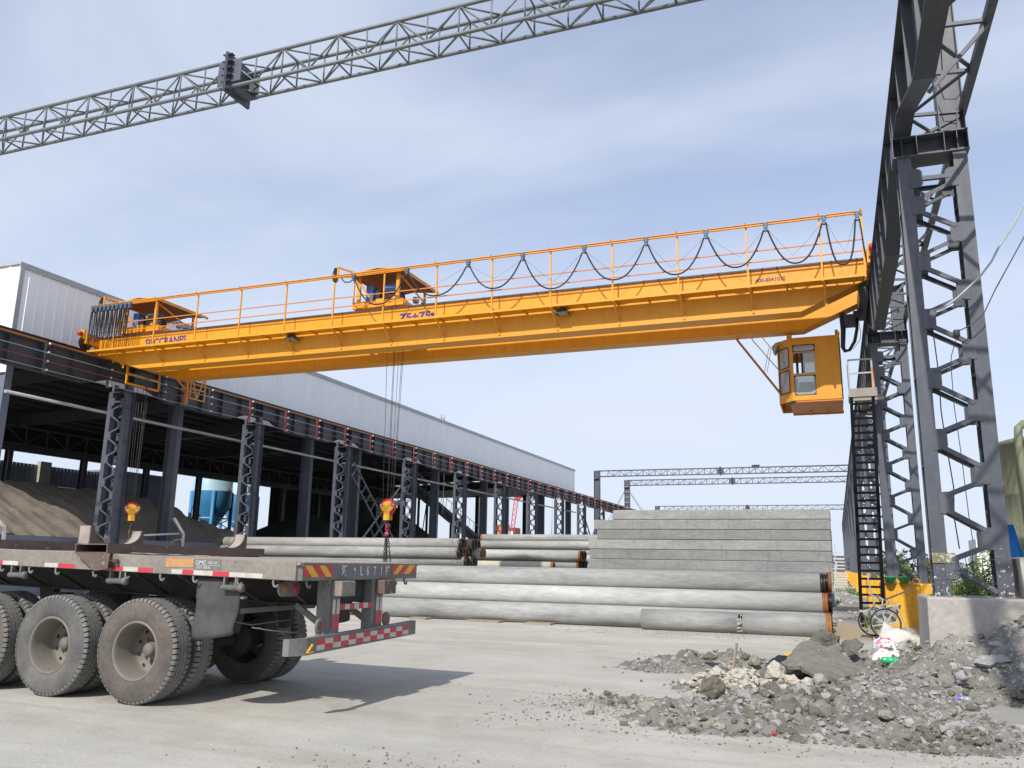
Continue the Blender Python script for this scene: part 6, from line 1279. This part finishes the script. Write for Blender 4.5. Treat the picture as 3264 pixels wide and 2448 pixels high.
def rock(mb, c, s, m=0, flat=None, yaw=None):
    phi = (1 + 5 ** 0.5) / 2; vs = []
    for a in (-1, 1):
        for b in (-phi, phi): vs += [Vector((0, a, b)), Vector((a, b, 0)), Vector((b, 0, a))]
    sc_ = Vector((random.uniform(0.7, 1.3), random.uniform(0.5, 1.0), flat or random.uniform(0.3, 0.75))); rot = Matrix.Rotation(yaw if yaw is not None else random.uniform(0, 6.28), 3, 'Z') @ Matrix.Rotation(random.gauss(0, 0.35), 3, 'X') @ Matrix.Rotation(random.gauss(0, 0.35), 3, 'Y')
    out = [Vector(c) + rot @ Vector(((v.x * sc_.x) * random.uniform(0.72, 1.15), (v.y * sc_.y) * random.uniform(0.72, 1.15), (v.z * sc_.z) * random.uniform(0.72, 1.15))) * (s / 2 / 1.7) for v in vs]
    # hull faces via distance: icosahedron edges have length 2
    if not ICO:
        for i in range(12):
            for j in range(i + 1, 12):
                for k in range(j + 1, 12):
                    if all(abs((vs[p] - vs[q]).length - 2) < 0.01 for p, q in ((i, j), (j, k), (i, k))):
                        n = (vs[j] - vs[i]).cross(vs[k] - vs[i]); ICO.append((i, j, k) if n.dot(vs[i]) > 0 else (i, k, j))
    mb.m = m; mb.add(out, ICO)
random.seed(21)
rb_ = MB(); n_ = 0
for _ in range(60000):
    if n_ > 6000: break
    x = random.uniform(-3.4, 3.6); y = random.uniform(8.0, 15.4)
    if x > 1.1 and y > 12.85: continue
    z = dh(x, y); d = max(0, z + 0.022)
    if d < 0.012 and random.random() > 0.02: continue
    if random.random() > 0.25 + 1.2 * max(0, mn.noise(Vector((x * 1.1, y * 1.1, 7))) + 0.25): continue
    if x < -1.6 and random.random() < 0.45: continue
    s = min(0.016 + random.expovariate(1 / 0.026), 0.19)
    z0 = max(z, 0); q = mn.noise(Vector((x * 0.9, y * 0.9, 17)))
    m = 3 if math.hypot((x + 1.22) / 0.55, (y - 11.2) / 0.55) < 1 and random.random() < 0.9 else (1 if q > 0.02 and random.random() < 0.8 else (2 if random.random() < 0.3 else 0))
    rock(rb_, (x, y, z0 + s * 0.12), s, m); n_ += 1
for _ in range(620):     # cream broken concrete
    x = random.gauss(-1.28, 0.26); y = random.gauss(11.1, 0.22); s = random.uniform(0.03, 0.13); rock(rb_, (x, y, max(dh(x, y), 0) + s * 0.25 + 0.05 * math.exp(-((x + 1.28) ** 2 + (y - 11.1) ** 2) / 0.08)), s, 3)
for _ in range(2300):   # scattered grit on the slab
    r_ = random.random()
    if r_ < 0.35: x = random.gauss(-2.4, 0.5); y = random.gauss(9.3, 0.35)
    elif r_ < 0.6: x = random.uniform(-3.4, 1.5); y = random.gauss(8.2, 0.35)
    elif r_ < 0.8: x = random.uniform(-6, 0.6); y = random.uniform(18.6, 20.2)
    else: x = random.gauss(-2.2, 0.9); y = random.gauss(5.6, 0.35)
    rock(rb_, (x, y, 0.004), random.uniform(0.01, 0.035), random.choice((0, 0, 1, 2)))
for _ in range(1300):   # stones in the right aisle
    x = random.uniform(-0.1, 1.1); y = random.uniform(26, 75); 
    if mn.noise(Vector((x, y * 0.35, 2))) < -0.05: continue
    rock(rb_, (x, y, 0.02), random.uniform(0.05, 0.2), random.choice((0, 0, 3, 2)))
tag(rb_.build('rubble', [rk_l, rk_d, rk_t, rk_w]), 'countless small chunks of broken concrete and grit on the ground', 'rubble', kind='stuff')
# larger pieces one can tell apart
def chunk(c, s, m, lab, flat=0.5, yaw=None, name='concrete_chunk'):
    s *= 0.8
    b = MB(); rock(b, (0, 0, 0), s, 0, flat, yaw); o = b.build(name, m, local=True); o.location = c
    sb = o.modifiers.new('sub', 'SUBSURF'); sb.levels = sb.render_levels = 3; sb.subdivision_type = 'SIMPLE'
    tx = bpy.data.textures.new('chunk_relief', 'CLOUDS'); tx.noise_scale = s * 0.3; dm = o.modifiers.new('relief', 'DISPLACE'); dm.texture = tx; dm.strength = s * 0.22; dm.texture_coords = 'LOCAL'
    tag(o, lab, 'concrete chunk', 'large chunks among the rubble'); return o
chunk((-0.24, 13.35, 0.38), 0.58, rk_d, 'upright dark mortar lump at the top of the rubble behind the big slab', 1.1, 0.4)
chunk((0.12, 13.3, 0.40), 0.42, rk_d, 'long grey stone leaning up right of the upright lump', 0.4, 0.9)
chunk((0.0, 12.95, 0.26), 0.32, rk_l, 'pale grey block between the upright lump and the green bottle', 0.8)
chunk((-1.55, 9.3, 0.14), 0.17, rk_l, 'small pale upright flake at the left front of the rubble', 1.2, 0.2)
chunk((-1.72, 9.0, 0.08), 0.22, rk_d, 'smooth dark rounded stone at the left front edge', 0.5, 0.3)
chunk((-1.35, 9.7, 0.20), 0.30, rk_d, 'dark crumbly mortar ridge left of the cream rubble', 1.0, 0.6)
chunk((-1.45, 10.05, 0.14), 0.22, rk_d, 'dark crumbly lump standing left of the cream rubble', 1.2, 0.1)
chunk((-1.0, 9.5, 0.16), 0.28, rk_l, 'pale rough stone just right of the dark mortar ridge', 0.5)
chunk((-0.55, 9.15, 0.13), 0.5, rk_d, 'dark flat mortar cake at the front centre', 0.35, 1.0)
chunk((-0.75, 10.3, 0.15), 0.28, rk_d, 'dark clod below the cream broken concrete', 0.6)
chunk((-0.80, 11.5, 0.20), 0.34, rk_w, 'cream angular block right of the cream rubble pile', 0.9, 0.5)
chunk((-0.60, 11.25, 0.14), 0.26, rk_w, 'cream slab piece second right of the cream pile', 0.6)
chunk((-0.42, 11.2, 0.13), 0.24, rk_w, 'cream slab piece third right of the cream pile, under the big slab', 0.7)
chunk((-0.27, 11.15, 0.16), 0.26, rk_l, 'grey wedge block propping the big dark slab', 0.9, 0.8)
chunk((-0.45, 10.3, 0.14), 0.32, rk_l, 'angular grey block at the centre of the rubble', 0.7)
chunk((-0.2, 10.15, 0.12), 0.34, rk_l, 'low crumbly grey block right of the angular one', 0.5)
chunk((0.35, 9.2, 0.12), 0.26, rk_t, 'brownish flat rock at the right front', 0.4)
chunk((0.62, 8.7, 0.08), 0.34, rk_t, 'large tan rock nearest the camera at the right front', 0.55, 0.3)
chunk((0.36, 8.62, 0.07), 0.24, rk_t, 'tan rock left of the largest front rock', 0.6)
chunk((0.92, 8.95, 0.10), 0.42, rk_l, 'grey slanted plate of concrete at the far right front', 0.3, 0.7)
chunk((1.72, 12.1, 0.42), 0.62, rk_l, 'broad broken slab on the heap before the long stained block', 0.28, 0.3)
chunk((1.30, 11.75, 0.24), 0.3, rk_l, 'grey block left below the broad broken slab', 0.7)
chunk((2.1, 11.7, 0.26), 0.3, rk_l, 'pointed grey block right of the broad broken slab', 0.8)
chunk((-1.15, 12.7, 0.2), 0.24, rk_t, 'tan block on the back ridge by the upright stick', 0.8)
chunk((-1.78, 12.6, 0.22), 0.26, rk_d, 'dark flat stone on top of the back left ridge', 0.4)
chunk((-2.55, 12.7, 0.10), 0.3, rk_l, 'pale broken lump at the left tip of the back ridge', 0.5)
chunk((0.35, 10.3, 0.15), 0.22, rk_w, 'small pale square piece on the right slope', 0.4)
# the big tilted slab
top = [(-0.76, 12.0, 0.26), (-0.60, 12.6, 0.42), (-0.40, 13.0, 0.50), (-0.20, 12.85, 0.42), (-0.04, 12.95, 0.47), (0.02, 12.55, 0.36), (0.26, 11.95, 0.20), (0.24, 11.5, 0.13), (0.02, 11.2, 0.14), (-0.16, 11.32, 0.21), (-0.36, 11.3, 0.23), (-0.52, 11.55, 0.29), (-0.68, 11.6, 0.27)]
b = MB(); nn_ = len(top); cc = (-0.26, 12.05, 0.33); b.add([cc] + top + [(x, y, z - 0.055) for x, y, z in top] + [(cc[0], cc[1], cc[2] - 0.06)], [(0, i + 1, (i + 1) % nn_ + 1) for i in range(nn_)] + [(i + 1, i + 1 + nn_, (i + 1) % nn_ + 1 + nn_, (i + 1) % nn_ + 1) for i in range(nn_)] + [(2 * nn_ + 1, (i + 1) % nn_ + 1 + nn_, i + 1 + nn_) for i in range(nn_)])
o = b.build('concrete_slab', mat('damp_dark_slab', (0.155, 0.145, 0.115), (0.21, 0.195, 0.16), 3, 0.9, 0.9, bump=0.6, bscale=25, spots=((0.33, 0.32, 0.29), 5, 0.66)))
sb = o.modifiers.new('sub', 'SUBSURF'); sb.levels = sb.render_levels = 4; sb.subdivision_type = 'SIMPLE'; tx = bpy.data.textures.new('slab_relief', 'CLOUDS'); tx.noise_scale = 0.22; dm = o.modifiers.new('relief', 'DISPLACE'); dm.texture = tx; dm.strength = 0.09; dm.texture_coords = 'LOCAL'
tag(o, 'big dark moist concrete slab tilted up on the middle of the rubble', 'slab')
# litter
def bottle(c, L_, r, yaw, m, lab, cap=None, lbl=None, tilt=0.0):
    o = thing('plastic_bottle', lab, 'bottle', c, 'plastic bottles on the rubble'); b = MB(); b.lathe([(0, 0), (r * 0.85, 0), (r, 0.012), (r, L_ * 0.3), (r * 0.94, L_ * 0.34), (r, L_ * 0.38), (r, L_ * 0.68), (r * 0.4, L_ * 0.88), (r * 0.38, L_ * 0.94), (0, L_ * 0.94)], (0, 0, 0), 'X', 16); b.build('bottle_body', m, o, local=True)
    if cap: b = MB(); b.lathe([(0, 0), (r * 0.45, 0), (r * 0.45, L_ * 0.06), (0, L_ * 0.06)], (L_ * 0.94, 0, 0), 'X', 12); b.build('cap', cap, o, local=True)
    if lbl: b = MB(); b.lathe([(r * 1.01, L_ * 0.42), (r * 1.01, L_ * 0.62)], (0, 0, 0), 'X', 16); b.build('label_band', lbl, o, local=True)
    o.rotation_euler = (0, tilt, yaw)
bottle((0.50, 13.0, 0.27), 0.27, 0.045, 0.1, flat('green_bottle_plastic', (0.02, 0.42, 0.16), 0.2), 'bright green plastic bottle lying on the rubble')
bottle((0.98, 11.5, 0.10), 0.2, 0.038, -0.3, pet, 'clear crushed bottle with blue label, left of the other clear one', None, blue_m)
bottle((1.34, 11.2, 0.06), 0.24, 0.036, 3.0, pet, 'clear bottle with purple band and red cap on the shaded ground', red_m, flat('violet_band', (0.12, 0.10, 0.5)))
def cloth(name, pts, m, lab, cat, amp, seed, res=14):
    """crumpled sheet over four corner points"""
    A, B, C_, D = [Vector(p) for p in pts]; vs = []
    for j in range(res + 1):
        for i in range(res + 1):
            u = i / res; v = j / res; p = (A * (1 - u) + B * u) * (1 - v) + (D * (1 - u) + C_ * u) * v; n = mn.fractal(Vector((u * 2.6, v * 2.6, seed)), 0.9, 2, 4) * amp; bulge = amp * 1.2 * (1 - abs(2 * u - 1) ** 2) * (1 - abs(2 * v - 1) ** 2)
            vs.append(p + Vector((n * 0.5, -abs(n) * 0.3, n + bulge)))
    b = MB(); b.add(vs, [(j * (res + 1) + i, j * (res + 1) + i + 1, (j + 1) * (res + 1) + i + 1, (j + 1) * (res + 1) + i) for j in range(res) for i in range(res)], True); o = b.build(name, m); s_ = o.modifiers.new('thick', 'SOLIDIFY'); s_.thickness = 0.006; return tag(o, lab, cat)
sack2 = mat('white_red_sack', (0.68, 0.67, 0.66), (0.55, 0.53, 0.52), 5, 0.8, 0.6, bump=0.2, bscale=40, spots=((0.60, 0.05, 0.14), 5.5, 0.60))
cloth('woven_sack', [(0.50, 14.2, 0.40), (1.18, 14.3, 0.34), (1.12, 15.0, 0.48), (0.64, 15.0, 0.66)], sack_m, 'white woven sack spread over the heap in front of the cart', 'sack', 0.05, 1.0)
cloth('printed_sack', [(0.38, 13.6, 0.18), (0.80, 13.5, 0.16), (0.80, 14.1, 0.42), (0.46, 14.2, 0.50)], sack2, 'white sack with red print lying below the spread one', 'sack', 0.09, 4.0)
cloth('cream_sack', [(0.72, 13.7, 0.18), (1.02, 13.8, 0.24), (1.05, 14.4, 0.42), (0.78, 14.3, 0.42)], conc_y, 'cream coloured sack tucked between the white sacks and the rubble', 'sack', 0.07, 7.0)
cloth('clear_bag', [(-0.62, 15.0, 0.03), (-0.36, 15.0, 0.03), (-0.38, 15.3, 0.16), (-0.58, 15.3, 0.14)], sack_m, 'crumpled white plastic bag left of the upright lump', 'bag', 0.08, 9.0)
cloth('yellow_rag', [(-1.0, 14.9, 0.02), (-0.74, 14.9, 0.02), (-0.72, 15.15, 0.07), (-0.92, 15.2, 0.06)], yel_t, 'bright yellow rag on the ground behind the rubble', 'rag', 0.05, 12.0)
cloth('black_sheet', [(-1.05, 12.9, 0.14), (-0.75, 13.0, 0.16), (-0.62, 13.3, 0.22), (-0.88, 13.3, 0.24)], cable_m, 'small black sheet lying on the rubble right of the stick', 'sheet', 0.02, 15.0)
t = MB(); t.lathe([(0, -0.035), (0.03, -0.025), (0.035, 0), (0.03, 0.025), (0, 0.035)], (0.40, 13.9, 0.12), 'Z', 12); tag(t.build('red_ball', red_m), 'tiny red and orange ball beside the printed sack', 'ball')
t = MB(); t.lathe([(0, -0.015), (0.02, -0.01), (0.02, 0.012), (0, 0.015)], (-0.62, 8.32, 0.03), 'Z', 10); tag(t.build('red_bottle_cap', red_m), 'tiny red cap at the front edge of the rubble', 'cap')
t = MB(); t.bar((-1.43, 12.2, 0.0), (-1.36, 12.3, 0.46), 0.03, 0.03); tag(t.build('wooden_stick', wood_m), 'pale wooden stick standing upright in the rubble', 'stick')
t = MB(); t.tube([(0.78, 13.2, 0.27), (1.2, 12.6, 0.27), (1.75, 12.0, 0.26)], 0.010, 5); tag(t.build('steel_rod', bolster_m), 'thin bent steel rod lying right of the green bottle', 'rod', 'rods on the rubble')
t = MB(); t.tube([(1.15, 12.4, 0.30), (1.6, 12.1, 0.30), (1.95, 12.0, 0.38)], 0.022, 6); tag(t.build('steel_rod', trimm), 'thicker grey tube lying across the rubble to the right', 'rod', 'rods on the rubble')
t = MB(); t.tube([(-1.7, 14.3, 0.02), (-1.1, 14.35, 0.02), (-0.4, 14.2, 0.05)], 0.018, 6); tag(t.build('steel_rod', trimm), 'thin grey tube lying behind the rubble below the yellow rag', 'rod', 'rods on the rubble')

random.seed(31); t = MB()
for _ in range(160): a = random.uniform(0, 6.28); r_ = random.uniform(0.1, 0.42); p = Vector((-7.98 + r_ * math.cos(a), 97.75 + r_ * math.sin(a) * 0.7, 12.62 + random.uniform(0, 0.2))); d = Vector((-math.sin(a), math.cos(a), random.uniform(-0.2, 0.3))) * random.uniform(0.12, 0.3); t.tube([p - d, p + d], 0.02, 4)
tag(t.build('bird_nest', bark), 'dark bird nest of twigs on top of the topmost far truss', 'nest')
